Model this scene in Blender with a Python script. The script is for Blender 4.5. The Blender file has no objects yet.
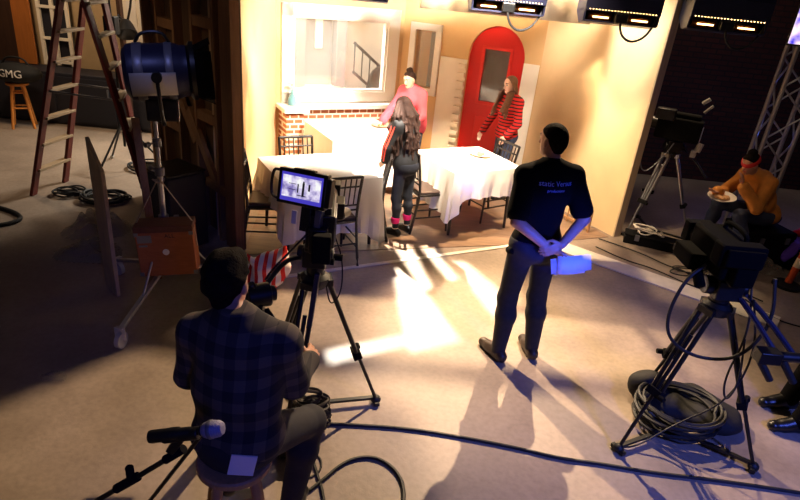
import bpy, bmesh, math, random
import numpy as np
from mathutils import Vector, Matrix, Quaternion
from mathutils.bvhtree import BVHTree
random.seed(7); np.random.seed(7)
S = bpy.context.scene
COL = S.collection
V = Vector
PI = math.pi

# ------------------------------------------------------------------ materials
MATS = {}
def lin(c):
    return tuple(((x/12.92) if x <= .04045 else ((x+.055)/1.055)**2.4) for x in c)
def mat(name, rgb, rough=.6, metal=0., noise=0., nscale=8., emit=None, estr=0., spec=.5, bump=0., bscale=60., alpha=1., trans=0.):
    """rgb given as sRGB 0..1"""
    m = bpy.data.materials.new(name); m.use_nodes = True
    nt = m.node_tree; b = nt.nodes['Principled BSDF']
    c = lin(rgb)
    b.inputs['Base Color'].default_value = (*c, 1)
    b.inputs['Roughness'].default_value = rough
    b.inputs['Metallic'].default_value = metal
    b.inputs['Specular IOR Level'].default_value = spec
    if trans: b.inputs['Transmission Weight'].default_value = trans
    if alpha < 1: b.inputs['Alpha'].default_value = alpha
    tc = nt.nodes.new('ShaderNodeTexCoord')
    if noise:
        n = nt.nodes.new('ShaderNodeTexNoise'); n.inputs['Scale'].default_value = nscale; n.inputs['Detail'].default_value = 6
        nt.links.new(tc.outputs['Object'], n.inputs['Vector'])
        r = nt.nodes.new('ShaderNodeValToRGB')
        r.color_ramp.elements[0].position = .3; r.color_ramp.elements[1].position = .7
        r.color_ramp.elements[0].color = (*[x*(1-noise) for x in c], 1)
        r.color_ramp.elements[1].color = (*[min(1, x*(1+noise)) for x in c], 1)
        nt.links.new(n.outputs['Fac'], r.inputs['Fac']); nt.links.new(r.outputs['Color'], b.inputs['Base Color'])
    if bump:
        n2 = nt.nodes.new('ShaderNodeTexNoise'); n2.inputs['Scale'].default_value = bscale; n2.inputs['Detail'].default_value = 4
        nt.links.new(tc.outputs['Object'], n2.inputs['Vector'])
        bp = nt.nodes.new('ShaderNodeBump'); bp.inputs['Strength'].default_value = bump; bp.inputs['Distance'].default_value = .01
        nt.links.new(n2.outputs['Fac'], bp.inputs['Height']); nt.links.new(bp.outputs['Normal'], b.inputs['Normal'])
    if emit:
        b.inputs['Emission Color'].default_value = (*lin(emit), 1); b.inputs['Emission Strength'].default_value = estr
    MATS[name] = m
    return m
def nodes(m): return m.node_tree.nodes, m.node_tree.links, m.node_tree.nodes['Principled BSDF']

M = {}
def wood(name, rgb, scale=3., dark=.55, axis='Z', rough=.6):
    m = mat(name, rgb, rough); N, L, b = nodes(m)
    tc = N.new('ShaderNodeTexCoord'); mp = N.new('ShaderNodeMapping')
    mp.inputs['Scale'].default_value = {'Z': (9, 9, .9), 'X': (.9, 9, 9), 'Y': (9, .9, 9)}[axis]
    L.new(tc.outputs['Object'], mp.inputs['Vector'])
    n = N.new('ShaderNodeTexNoise'); n.inputs['Scale'].default_value = scale; n.inputs['Detail'].default_value = 7; n.inputs['Distortion'].default_value = 1.2
    L.new(mp.outputs['Vector'], n.inputs['Vector'])
    r = N.new('ShaderNodeValToRGB'); c = lin(rgb)
    r.color_ramp.elements[0].position = .32; r.color_ramp.elements[1].position = .68
    r.color_ramp.elements[0].color = (*[x*dark for x in c], 1); r.color_ramp.elements[1].color = (*c, 1)
    L.new(n.outputs['Fac'], r.inputs['Fac']); L.new(r.outputs['Color'], b.inputs['Base Color'])
    return m

def concrete():
    m = mat('concrete', (.6, .56, .52), .55); N, L, b = nodes(m)
    tc = N.new('ShaderNodeTexCoord')
    n = N.new('ShaderNodeTexNoise'); n.inputs['Scale'].default_value = 1.3; n.inputs['Detail'].default_value = 9; n.inputs['Roughness'].default_value = .62
    L.new(tc.outputs['Object'], n.inputs['Vector'])
    r = N.new('ShaderNodeValToRGB'); e = r.color_ramp.elements
    e[0].position = .3; e[0].color = (*lin((.50, .44, .385)), 1); e[1].position = .72; e[1].color = (*lin((.66, .59, .52)), 1)
    L.new(n.outputs['Fac'], r.inputs['Fac'])
    n2 = N.new('ShaderNodeTexNoise'); n2.inputs['Scale'].default_value = 28; n2.inputs['Detail'].default_value = 5
    L.new(tc.outputs['Object'], n2.inputs['Vector'])
    r2 = N.new('ShaderNodeValToRGB'); r2.color_ramp.elements[0].position = .3; r2.color_ramp.elements[0].color = (.72, .72, .72, 1); r2.color_ramp.elements[1].position = .6; r2.color_ramp.elements[1].color = (1, 1, 1, 1)
    L.new(n2.outputs['Fac'], r2.inputs['Fac'])
    mx = N.new('ShaderNodeMixRGB'); mx.blend_type = 'MULTIPLY'; mx.inputs['Fac'].default_value = .55
    L.new(r.outputs['Color'], mx.inputs['Color1']); L.new(r2.outputs['Color'], mx.inputs['Color2'])
    L.new(mx.outputs['Color'], b.inputs['Base Color'])
    rr = N.new('ShaderNodeMapRange'); rr.inputs['To Min'].default_value = .38; rr.inputs['To Max'].default_value = .7
    L.new(n.outputs['Fac'], rr.inputs['Value']); L.new(rr.outputs['Result'], b.inputs['Roughness'])
    bp = N.new('ShaderNodeBump'); bp.inputs['Strength'].default_value = .15; bp.inputs['Distance'].default_value = .01
    L.new(n2.outputs['Fac'], bp.inputs['Height']); L.new(bp.outputs['Normal'], b.inputs['Normal'])
    return m

def brick(name, c1, c2, mortar, w=.21, h=.067, msize=.012, rough=.8, plane='XZ', bias=0.):
    m = mat(name, c1, rough); N, L, b = nodes(m)
    tc = N.new('ShaderNodeTexCoord'); sp = N.new('ShaderNodeSeparateXYZ'); cb = N.new('ShaderNodeCombineXYZ')
    L.new(tc.outputs['Object'], sp.inputs['Vector'])
    ad = N.new('ShaderNodeMath'); ad.operation = 'ADD'
    if plane == 'XZ': L.new(sp.outputs['X'], ad.inputs[0]); ad.inputs[1].default_value = 0
    else: L.new(sp.outputs['X'], ad.inputs[0]); L.new(sp.outputs['Y'], ad.inputs[1])
    L.new(ad.outputs['Value'], cb.inputs['X']); L.new(sp.outputs['Z'], cb.inputs['Y'])
    t = N.new('ShaderNodeTexBrick'); t.inputs['Scale'].default_value = 1
    t.inputs['Brick Width'].default_value = w; t.inputs['Row Height'].default_value = h; t.inputs['Mortar Size'].default_value = msize
    t.inputs['Color1'].default_value = (*lin(c1), 1); t.inputs['Color2'].default_value = (*lin(c2), 1); t.inputs['Mortar'].default_value = (*lin(mortar), 1)
    t.inputs['Bias'].default_value = bias
    L.new(cb.outputs['Vector'], t.inputs['Vector']); L.new(t.outputs['Color'], b.inputs['Base Color'])
    bp = N.new('ShaderNodeBump'); bp.inputs['Strength'].default_value = .5; bp.inputs['Distance'].default_value = .006; bp.invert = True
    L.new(t.outputs['Fac'], bp.inputs['Height']); L.new(bp.outputs['Normal'], b.inputs['Normal'])
    return m

def stripes(name, c1, c2, period, duty, axis='Z', rough=.8):
    m = mat(name, c1, rough); N, L, b = nodes(m)
    tc = N.new('ShaderNodeTexCoord'); sp = N.new('ShaderNodeSeparateXYZ'); L.new(tc.outputs['Object'], sp.inputs['Vector'])
    md = N.new('ShaderNodeMath'); md.operation = 'MODULO'; ad = N.new('ShaderNodeMath'); ad.operation = 'ADD'; ad.inputs[1].default_value = 50*period
    L.new(sp.outputs[axis], ad.inputs[0]); L.new(ad.outputs['Value'], md.inputs[0]); md.inputs[1].default_value = period
    lt = N.new('ShaderNodeMath'); lt.operation = 'LESS_THAN'; L.new(md.outputs['Value'], lt.inputs[0]); lt.inputs[1].default_value = period*duty
    mx = N.new('ShaderNodeMixRGB'); L.new(lt.outputs['Value'], mx.inputs['Fac'])
    mx.inputs['Color1'].default_value = (*lin(c1), 1); mx.inputs['Color2'].default_value = (*lin(c2), 1)
    L.new(mx.outputs['Color'], b.inputs['Base Color'])
    return m

def plaid(name):
    m = mat(name, (.2, .2, .22), .9); N, L, b = nodes(m)
    tc = N.new('ShaderNodeTexCoord'); sp = N.new('ShaderNodeSeparateXYZ'); L.new(tc.outputs['Object'], sp.inputs['Vector'])
    def band(axis, period, duty):
        ad = N.new('ShaderNodeMath'); ad.operation = 'ADD'; ad.inputs[1].default_value = 50*period; L.new(sp.outputs[axis], ad.inputs[0])
        md = N.new('ShaderNodeMath'); md.operation = 'MODULO'; L.new(ad.outputs['Value'], md.inputs[0]); md.inputs[1].default_value = period
        lt = N.new('ShaderNodeMath'); lt.operation = 'LESS_THAN'; L.new(md.outputs['Value'], lt.inputs[0]); lt.inputs[1].default_value = period*duty
        return lt.outputs['Value']
    a = band('X', .085, .5); c = band('Z', .085, .5)
    s = N.new('ShaderNodeMath'); s.operation = 'ADD'; L.new(a, s.inputs[0]); L.new(c, s.inputs[1])
    d = N.new('ShaderNodeMath'); d.operation = 'MULTIPLY'; d.inputs[1].default_value = .5; L.new(s.outputs['Value'], d.inputs[0])
    r = N.new('ShaderNodeValToRGB'); e = r.color_ramp.elements
    e[0].position = 0; e[0].color = (*lin((.33, .29, .26)), 1); e[1].position = 1; e[1].color = (*lin((.12, .11, .13)), 1)
    k = e.new(.5); k.color = (*lin((.23, .205, .20)), 1)
    L.new(d.outputs['Value'], r.inputs['Fac']); L.new(r.outputs['Color'], b.inputs['Base Color'])
    return m

M['concrete'] = concrete()
M['setfloor'] = wood('set_floor_brown', (.56, .45, .36), 2., .72, 'X', .45)
M['tape_and_strip'] = mat('floor_tape_and_strip', (.86, .82, .74), .7, noise=.1)
M['cream'] = mat('cream_paint', (.88, .76, .58), .75, noise=.06, nscale=3, bump=.05)
M['tan'] = mat('tan_paint', (.84, .69, .49), .75, noise=.07, nscale=3)
M['offwhite'] = mat('offwhite_plaster', (.93, .89, .82), .8, noise=.04, nscale=5)
M['white'] = mat('white_paint', (.93, .90, .86), .5)
M['brick'] = brick('set_brick', (.66, .36, .22), (.74, .45, .28), (.93, .87, .78), .16, .068, .013, plane='XY')
M['darkbrick'] = brick('dark_brick', (.30, .15, .12), (.24, .13, .11), (.17, .12, .11), .22, .075, .012)
M['ply'] = wood('plywood_flat', (.42, .31, .21), 2.5, .55)
M['pine'] = wood('pine_stud', (.60, .43, .27), 3, .7)
M['orange_ply'] = wood('orange_plywood', (.68, .40, .16), 3, .8)
M['greyply'] = wood('grey_plywood', (.80, .70, .56), 2.5, .75)
M['boxwood'] = wood('orange_box_wood', (.66, .36, .20), 4, .8, 'X')
M['boxedge'] = wood('dark_box_wood', (.40, .22, .14), 4, .7, 'X')
M['stool'] = wood('stool_wood', (.74, .55, .36), 3, .75)
M['stoolorange'] = wood('orange_stool_wood', (.82, .52, .22), 3, .85)
M['red'] = mat('red_door_paint', (.82, .10, .08), .4)
M['redtrim'] = mat('red_door_edge', (.86, .16, .13), .4)
M['black'] = mat('black_metal', (.05, .05, .055), .4)
M['blackmatte'] = mat('black_matte', (.035, .033, .035), .95, spec=.2)
M['rubber'] = mat('black_rubber', (.045, .045, .05), .6)
M['chair'] = mat('dark_chair_wood', (.10, .075, .065), .35)
M['seat'] = mat('chair_seat_pad', (.30, .23, .19), .5)
M['cloth'] = mat('white_tablecloth', (.94, .92, .90), .85, bump=.05, bscale=30)
M['plate'] = mat('cream_plate', (.90, .80, .66), .4)
M['cover'] = mat('black_cover', (.018, .018, .02), .95, spec=.08)
M['coilbrown'] = mat('brown_black_cable', (.20, .17, .14), .55)
M['food'] = mat('food', (.78, .58, .38), .7, noise=.2, nscale=40)
M['steel'] = mat('brushed_steel', (.72, .72, .74), .32, .9)
M['alu'] = mat('truss_aluminium', (.74, .73, .74), .38, .55)
M['greymetal'] = mat('grey_metal', (.45, .45, .47), .4, .4)
M['skin'] = mat('skin', (.84, .62, .50), .5)
M['skinfair'] = mat('fair_skin', (.93, .76, .66), .5)
M['skintan'] = mat('tan_skin', (.74, .53, .42), .5)
M['hairdark'] = mat('dark_hair', (.085, .062, .05), .85, noise=.5, nscale=45, spec=.08, bump=.5, bscale=130)
M['hairbrown'] = mat('brown_hair', (.20, .12, .085), .75, spec=.25, noise=.35, nscale=50, bump=.5, bscale=120)
M['hairlight'] = mat('light_brown_hair', (.42, .28, .19), .5, noise=.25, nscale=60, bump=.5, bscale=120)
M['eye'] = mat('eye_dark', (.08, .05, .04), .3)
M['eyewhite'] = mat('eye_white', (.9, .88, .85), .3)
M['lip'] = mat('lip', (.72, .35, .32), .5)
M['tee'] = mat('black_tee', (.035, .032, .036), .95, spec=.1, bump=.1, bscale=25)
M['jean_dark'] = mat('dark_jeans', (.12, .12, .15), .85, noise=.2, nscale=30)
M['jean_blue'] = mat('blue_jeans', (.20, .24, .34), .85, noise=.2, nscale=30)
M['pink'] = mat('pink_knit', (.93, .38, .46), .85, noise=.06, nscale=25)
M['pinkhot'] = mat('hot_pink', (.95, .12, .48), .7)
M['jacket'] = mat('dark_jacket', (.10, .085, .08), .8, noise=.15, nscale=40)
M['redstripe'] = mat('red_stripe', (.92, .30, .22), .7)
M['redsweater'] = stripes('red_striped_sweater', (.78, .10, .09), (.13, .05, .05), .042, .36)
M['ochre'] = mat('ochre_jacket', (.78, .50, .18), .8, noise=.15, nscale=15)
M['capred'] = mat('red_headband', (.80, .14, .12), .8)
M['plaid'] = plaid('plaid_shirt')
M['shoe'] = mat('black_shoe', (.06, .055, .05), .35)
M['shoebrown'] = mat('brown_shoe', (.20, .14, .10), .5)
M['paper'] = mat('white_paper', (.86, .86, .90), .7)
M['print'] = mat('shirt_print', (.48, .52, .80), .7)
M['lamphouse'] = mat('lamp_housing', (.13, .14, .24), .4, .2)
M['lampwhite'] = mat('lamp_white_band', (.72, .70, .66), .4)
M['glow'] = mat('lamp_glow', (1, .9, .7), .4, emit=(1., .80, .50), estr=9.)
M['copper'] = mat('lamp_reflector', (.85, .52, .30), .3, .7)
M['ladder'] = mat('ladder_rail_red', (.42, .14, .11), .5)
M['ladstep'] = mat('ladder_step', (.66, .57, .45), .5)
M['rope'] = mat('pale_rope', (.78, .70, .58), .8)
M['plastic'] = mat('clear_plastic', (.60, .56, .50), .25, alpha=.45, bump=.6, bscale=14)
M['orangepost'] = mat('orange_post', (.80, .30, .12), .5)
M['muslin'] = mat('muslin', (.86, .80, .70), .9, noise=.08, nscale=6)
M['blueglass'] = mat('blue_glass', (.45, .66, .70), .1, alpha=.75)
M['silverfoam'] = mat('silver_mic_grille', (.56, .56, .66), .45, .3, bump=.5, bscale=300)
M['sack'] = mat('dark_bag', (.07, .065, .06), .8, bump=.3, bscale=20)
M['purplecloth'] = mat('purple_cloth', (.42, .26, .80), .7)
M['redcloth'] = mat('bright_red_cloth', (.95, .16, .20), .7)
M['whitecable'] = mat('white_cable', (.86, .82, .76), .5)
M['striped'] = stripes('red_white_striped_cloth', (.95, .90, .86), (.88, .16, .12), .075, .45, 'X')
M['navy'] = mat('navy_cabinet', (.12, .12, .16), .6)
M['facade'] = mat('pale_facade', (.80, .78, .74), .8, noise=.05, nscale=4)
M['facadegrey'] = mat('grey_facade_trim', (.46, .45, .44), .8)
M['facadepink'] = mat('pinkish_stone', (.86, .66, .54), .8, noise=.08)
M['beigewall'] = mat('beige_store_wall', (.70, .60, .46), .8, noise=.06)
M['brownboard'] = wood('dark_brown_board', (.26, .16, .10), 2.5, .6)

def glassmat():
    m = bpy.data.materials.new('window_glass'); m.use_nodes = True; nt = m.node_tree; nt.nodes.clear()
    o = nt.nodes.new('ShaderNodeOutputMaterial'); t = nt.nodes.new('ShaderNodeBsdfTransparent'); g = nt.nodes.new('ShaderNodeBsdfGlossy')
    d = nt.nodes.new('ShaderNodeBsdfDiffuse'); d.inputs['Color'].default_value = (.9, .88, .84, 1)
    g.inputs['Roughness'].default_value = .05
    a = nt.nodes.new('ShaderNodeMixShader'); a.inputs['Fac'].default_value = .07
    b = nt.nodes.new('ShaderNodeMixShader'); b.inputs['Fac'].default_value = .10
    nt.links.new(t.outputs[0], a.inputs[1]); nt.links.new(g.outputs[0], a.inputs[2])
    nt.links.new(a.outputs[0], b.inputs[1]); nt.links.new(d.outputs[0], b.inputs[2]); nt.links.new(b.outputs[0], o.inputs['Surface'])
    return m
M['glass'] = glassmat()

def screenmat(name, cols, strength, scale):
    m = mat(name, (.02, .02, .02), .3); N, L, b = nodes(m)
    tc = N.new('ShaderNodeTexCoord'); n = N.new('ShaderNodeTexNoise'); n.inputs['Scale'].default_value = scale; n.inputs['Detail'].default_value = 3
    L.new(tc.outputs['Object'], n.inputs['Vector'])
    r = N.new('ShaderNodeValToRGB'); e = r.color_ramp.elements
    e[0].position = .36; e[0].color = (*lin(cols[0]), 1); e[1].position = .62; e[1].color = (*lin(cols[2]), 1)
    k = e.new(.5); k.color = (*lin(cols[1]), 1)
    L.new(n.outputs['Fac'], r.inputs['Fac']); L.new(r.outputs['Color'], b.inputs['Emission Color']); b.inputs['Emission Strength'].default_value = strength
    return m
M['screen'] = screenmat('monitor_picture', ((.50, .45, .72), (.86, .82, .95), (1, 1, 1)), .95, 20)
M['screenrim'] = mat('monitor_blue_rim', (.1, .1, .4), .4, emit=(.30, .26, .80), estr=.8)
M['tv'] = screenmat('tv_picture', ((.25, .22, .85), (.75, .65, .95), (1, .9, .9)), 1.3, 9)

# ------------------------------------------------------------------ objects
W = {}     # world matrix per object
def thing(name, label, cat, loc=(0, 0, 0), rotz=0, group=None):
    o = bpy.data.objects.new(name, None); COL.objects.link(o)
    o.empty_display_size = .1
    o.location = loc; o.rotation_euler = (0, 0, rotz); o['label'] = label; o['category'] = cat
    if group: o['group'] = group
    W[o.name] = Matrix.Translation(V(loc)) @ Matrix.Rotation(rotz, 4, 'Z')
    return o
def tag(o, label, cat, group=None, kind=None):
    o['label'] = label; o['category'] = cat
    if group: o['group'] = group
    if kind: o['kind'] = kind
    return o

def frame_from(d, up=V((0, 0, 1))):
    d = V(d).normalized()
    if abs(d.dot(up)) > .98: up = V((1, 0, 0))
    x = d.cross(up).normalized(); y = x.cross(d).normalized()
    return x, y, d

class MB:
    def __init__(s): s.v = []; s.f = []; s.mi = []
    def add(s, vs, fs, mi=0):
        o = len(s.v); s.v += [V(p) for p in vs]; s.f += [tuple(i+o for i in f) for f in fs]; s.mi += [mi]*len(fs); return s
    def box(s, c, size, rot=None, mi=0):
        c = V(c); hx, hy, hz = [k/2 for k in size]
        R = rot if rot is not None else Matrix.Identity(3)
        if isinstance(R, (int, float)): R = Matrix.Rotation(R, 3, 'Z')
        vs = [c + R @ V((x*hx, y*hy, z*hz)) for x in (-1, 1) for y in (-1, 1) for z in (-1, 1)]
        return s.add(vs, [(0, 1, 3, 2), (4, 6, 7, 5), (0, 4, 5, 1), (2, 3, 7, 6), (0, 2, 6, 4), (1, 5, 7, 3)], mi)
    def bar(s, p, q, w, h, up=V((0, 0, 1)), mi=0):
        p = V(p); q = V(q); x, y, d = frame_from(q-p, up)
        vs = []
        for b in (p, q):
            for a, c in ((-1, -1), (1, -1), (1, 1), (-1, 1)): vs.append(b + x*(a*w/2) + y*(c*h/2))
        return s.add(vs, [(0, 3, 2, 1), (4, 5, 6, 7), (0, 1, 5, 4), (1, 2, 6, 5), (2, 3, 7, 6), (3, 0, 4, 7)], mi)
    def cyl(s, p, q, r1, r2=None, n=14, caps=True, mi=0):
        r2 = r1 if r2 is None else r2
        p = V(p); q = V(q); x, y, d = frame_from(q-p)
        vs = []
        for b, r in ((p, r1), (q, r2)):
            for i in range(n):
                a = 2*PI*i/n; vs.append(b + x*(r*math.cos(a)) + y*(r*math.sin(a)))
        fs = [(i, (i+1) % n, n+(i+1) % n, n+i) for i in range(n)]
        if caps: fs += [tuple(range(n-1, -1, -1)), tuple(range(n, 2*n))]
        return s.add(vs, fs, mi)
    def tube(s, pts, r, n=8, closed=False, smooth=0, mi=0):
        pts = [V(p) for p in pts]
        for _ in range(smooth):
            out = []
            m = len(pts); rng = range(m if closed else m-1)
            if not closed: out.append(pts[0])
            for i in rng:
                a, b = pts[i], pts[(i+1) % m]; out += [a*.75+b*.25, a*.25+b*.75]
            if not closed: out.append(pts[-1])
            pts = out
        m = len(pts); vs = []; prev = None
        rad = r if callable(r) else (lambda t: r)
        for i, p in enumerate(pts):
            a = pts[i-1] if (i > 0 or closed) else pts[i]; b = pts[(i+1) % m] if (i < m-1 or closed) else pts[i]
            d = (b-a)
            if d.length < 1e-9: d = V((0, 0, 1))
            d.normalize()
            if prev is None: x, y, _ = frame_from(d)
            else:
                x = prev - d*prev.dot(d)
                if x.length < 1e-6: x, y, _ = frame_from(d)
                x.normalize(); y = d.cross(x)
            prev = x
            rr = rad(i/(m-1))
            for k in range(n):
                an = 2*PI*k/n; vs.append(p + x*(rr*math.cos(an)) + y*(rr*math.sin(an)))
        fs = []
        for i in range(m if closed else m-1):
            j = (i+1) % m
            for k in range(n): fs.append((i*n+k, i*n+(k+1) % n, j*n+(k+1) % n, j*n+k))
        if not closed: fs += [tuple(range(n-1, -1, -1)), tuple((m-1)*n+k for k in range(n))]
        return s.add(vs, fs, mi)
    def lathe(s, prof, origin, axis=(0, 0, 1), n=24, mi=0):
        o = V(origin); x, y, d = frame_from(axis)
        vs = []
        for (r, t) in prof:
            for i in range(n):
                a = 2*PI*i/n; vs.append(o + d*t + x*(r*math.cos(a)) + y*(r*math.sin(a)))
        m = len(prof); fs = []
        for j in range(m-1):
            for i in range(n): fs.append((j*n+i, j*n+(i+1) % n, (j+1)*n+(i+1) % n, (j+1)*n+i))
        if prof[0][0] > 1e-5: fs.append(tuple(range(n-1, -1, -1)))
        if prof[-1][0] > 1e-5: fs.append(tuple((m-1)*n+i for i in range(n)))
        return s.add(vs, fs, mi)
    def ell(s, c, rad, rot=None, n=14, mi=0):
        c = V(c); R = rot if rot is not None else Matrix.Identity(3)
        vs = []; k = n//2
        for j in range(k+1):
            th = PI*j/k
            for i in range(n):
                a = 2*PI*i/n
                vs.append(c + R @ V((rad[0]*math.sin(th)*math.cos(a), rad[1]*math.sin(th)*math.sin(a), -rad[2]*math.cos(th))))
        fs = [(j*n+i, j*n+(i+1) % n, (j+1)*n+(i+1) % n, (j+1)*n+i) for j in range(k) for i in range(n)]
        return s.add(vs, fs, mi)
    def prism(s, poly, p, ex, ey, ez, t, mi=0):
        """poly in (a,b) -> p + ex*a + ey*b, extruded by ez*t"""
        p = V(p); ex = V(ex); ey = V(ey); ez = V(ez); n = len(poly)
        vs = [p+ex*a+ey*b for a, b in poly] + [p+ex*a+ey*b+ez*t for a, b in poly]
        fs = [tuple(range(n-1, -1, -1)), tuple(range(n, 2*n))] + [(i, (i+1) % n, n+(i+1) % n, n+i) for i in range(n)]
        return s.add(vs, fs, mi)
    def build(s, name, m, parent=None, bevel=0., smooth=None, sub=0, local=False, solid=0.):
        ms = m if isinstance(m, (list, tuple)) else [m]
        me = bpy.data.meshes.new(name)
        vs = [V(p) for p in s.v]
        if parent is None:
            lo = [min(p[i] for p in vs) for i in range(3)]; hi = [max(p[i] for p in vs) for i in range(3)]
            org = V(((lo[0]+hi[0])/2, (lo[1]+hi[1])/2, lo[2])); mw = Matrix.Translation(org)
        else:
            mw = W[parent.name]; org = None
        if not local:
            inv = mw.inverted(); vs = [inv @ p for p in vs]
        me.from_pydata([tuple(p) for p in vs], [], s.f)
        bm = bmesh.new(); bm.from_mesh(me)
        bmesh.ops.remove_doubles(bm, verts=bm.verts, dist=1e-5)
        bmesh.ops.recalc_face_normals(bm, faces=bm.faces); bm.to_mesh(me); bm.free()
        if len(ms) > 1 and len(me.polygons) == len(s.mi):
            me.polygons.foreach_set('material_index', s.mi)
        o = bpy.data.objects.new(name, me); COL.objects.link(o)
        for k in ms: me.materials.append(M[k] if isinstance(k, str) else k)
        if parent is not None: o.parent = parent
        else: o.location = org
        W[o.name] = mw
        if smooth is None: smooth = True
        if smooth:
            me.polygons.foreach_set('use_smooth', [True]*len(me.polygons))
            if hasattr(me, 'set_sharp_from_angle'): me.set_sharp_from_angle(angle=math.radians(38))
        if bevel:
            b = o.modifiers.new('bevel', 'BEVEL'); b.width = bevel; b.segments = 2; b.limit_method = 'ANGLE'
        if solid:
            b = o.modifiers.new('solid', 'SOLIDIFY'); b.thickness = solid
        if sub:
            b = o.modifiers.new('sub', 'SUBSURF'); b.levels = sub; b.render_levels = sub
        return o

def struct(name, mb, m, **k):
    o = mb.build(name, m, **k)
    o['kind'] = 'structure'
    return o

def copy_tree(o, parent=None):
    c = o.copy(); COL.objects.link(c)
    if parent is not None: c.parent = parent
    for ch in list(o.children): copy_tree(ch, c)
    return c
def dup(root, loc, rotz, label, group=None):
    c = copy_tree(root); c.location = loc; c.rotation_euler = (0, 0, rotz); c['label'] = label
    if group: c['group'] = group
    return c

def text_mb(txt, size, place, depth=.001):
    """text outline as mesh; place(x,y,z)->world"""
    cu = bpy.data.curves.new('lettering', 'FONT'); cu.body = txt; cu.size = size; cu.align_x = 'CENTER'; cu.align_y = 'CENTER'; cu.extrude = depth; cu.resolution_u = 3
    ob = bpy.data.objects.new('lettering', cu); COL.objects.link(ob)
    dg = bpy.context.evaluated_depsgraph_get(); me = bpy.data.meshes.new_from_object(ob.evaluated_get(dg))
    mb = MB(); mb.add([place(*v.co) for v in me.vertices], [tuple(p.vertices) for p in me.polygons])
    bpy.data.objects.remove(ob); bpy.data.curves.remove(cu); bpy.data.meshes.remove(me)
    return mb
# ------------------------------------------------------------------ implicit surfaces for figures and hair
def rcone(a, b, ra, rb, k=.03): return ('c', np.array(a, float), np.array(b, float), ra, rb, k)
def elli(c, r, R=None, k=.03):
    return ('e', np.array(c, float), np.array(r, float), np.eye(3) if R is None else np.array(R, float), 0, k)   # R columns = axes
def sdf_eval(p, X):
    if p[0] == 'c':
        _, a, b, ra, rb, k = p; ba = b-a; l2 = max(ba@ba, 1e-12)
        pa = X-a; t = np.clip((pa@ba)/l2, 0, 1)
        d = np.linalg.norm(pa-t[..., None]*ba, axis=-1) - (ra+(rb-ra)*t)
        return d
    _, c, r, R, _, k = p
    q = (X-c)@R
    k0 = np.linalg.norm(q/r, axis=-1); k1 = np.linalg.norm(q/(r*r), axis=-1)
    return k0*(k0-1)/np.maximum(k1, 1e-9)
def bounds(p):
    if p[0] == 'c':
        r = max(p[3], p[4]); return np.minimum(p[1], p[2])-r, np.maximum(p[1], p[2])+r
    r = p[2].max(); return p[1]-r, p[1]+r
def sdf_mesh(prims, h, cuts=()):
    """surface nets of the smooth union of prims; cuts = list of (point, normal): keep the side the normal points away from"""
    lo = np.min([bounds(p)[0] for p in prims], 0)-.06; hi = np.max([bounds(p)[1] for p in prims], 0)+.06
    n = np.ceil((hi-lo)/h).astype(int)+1
    D = np.full(n, 1., np.float32)
    ax = [lo[i]+h*np.arange(n[i]) for i in range(3)]
    for p in prims:
        b0, b1 = bounds(p); k = p[5]; m = k+2*h+.01
        i0 = np.maximum(((b0-m-lo)/h).astype(int), 0); i1 = np.minimum(((b1+m-lo)/h).astype(int)+2, n)
        sl = tuple(slice(i0[i], i1[i]) for i in range(3))
        X = np.stack(np.meshgrid(*[ax[i][sl[i]] for i in range(3)], indexing='ij'), -1)
        d = sdf_eval(p, X); cur = D[sl]
        hh = np.maximum(k-np.abs(cur-d), 0)/k
        D[sl] = np.minimum(cur, d)-hh*hh*k*.25
    if cuts:
        X = np.stack(np.meshgrid(*ax, indexing='ij'), -1)
        for ct in cuts:
            ct = ct if isinstance(ct, list) else [ct]
            D = np.maximum(D, np.min([(X-np.array(pt, float))@nrm(nr) for pt, nr in ct], 0))
    ins = D < 0
    c8 = np.zeros(np.array(n)-1, np.int8)
    offs = [(i, j, k) for i in (0, 1) for j in (0, 1) for k in (0, 1)]
    for o in offs: c8 += ins[o[0]:n[0]-1+o[0], o[1]:n[1]-1+o[1], o[2]:n[2]-1+o[2]]
    act = (c8 > 0) & (c8 < 8)
    idx = np.argwhere(act)
    num = -np.ones(act.shape, np.int64); num[act] = np.arange(len(idx))
    vals = {o: D[idx[:, 0]+o[0], idx[:, 1]+o[1], idx[:, 2]+o[2]] for o in offs}
    acc = np.zeros((len(idx), 3)); cnt = np.zeros(len(idx))
    for o in offs:
        for a in range(3):
            if o[a] == 0:
                q = list(o); q[a] = 1; q = tuple(q)
                v0, v1 = vals[o], vals[q]; cr = (v0 < 0) != (v1 < 0)
                t = np.where(cr, v0/np.where(cr, v0-v1, 1), 0)
                pos = np.tile(np.array(o, float), (len(idx), 1)); pos[:, a] += t
                acc[cr] += pos[cr]; cnt[cr] += 1
    vs = lo+h*(idx+acc/cnt[:, None])
    faces = []
    for a in range(3):
        b, c = (a+1) % 3, (a+2) % 3
        sh = [slice(None)]*3; s0 = list(sh); s1 = list(sh); s0[a] = slice(0, -1); s1[a] = slice(1, None)
        A = ins[tuple(s0)]; B = ins[tuple(s1)]
        e = np.argwhere(A != B)
        if not len(e): continue
        e = e[(e[:, b] > 0) & (e[:, c] > 0) & (e[:, b] < n[b]-1) & (e[:, c] < n[c]-1)]
        fl_ = A[e[:, 0], e[:, 1], e[:, 2]]
        def cell(db, dc):
            q = e.copy(); q[:, b] += db; q[:, c] += dc; return num[q[:, 0], q[:, 1], q[:, 2]]
        q = np.stack([cell(-1, -1), cell(0, -1), cell(0, 0), cell(-1, 0)], 1)
        q[~fl_] = q[~fl_][:, ::-1]
        faces.append(q)
    faces = np.concatenate(faces)
    return vs, faces
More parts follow.
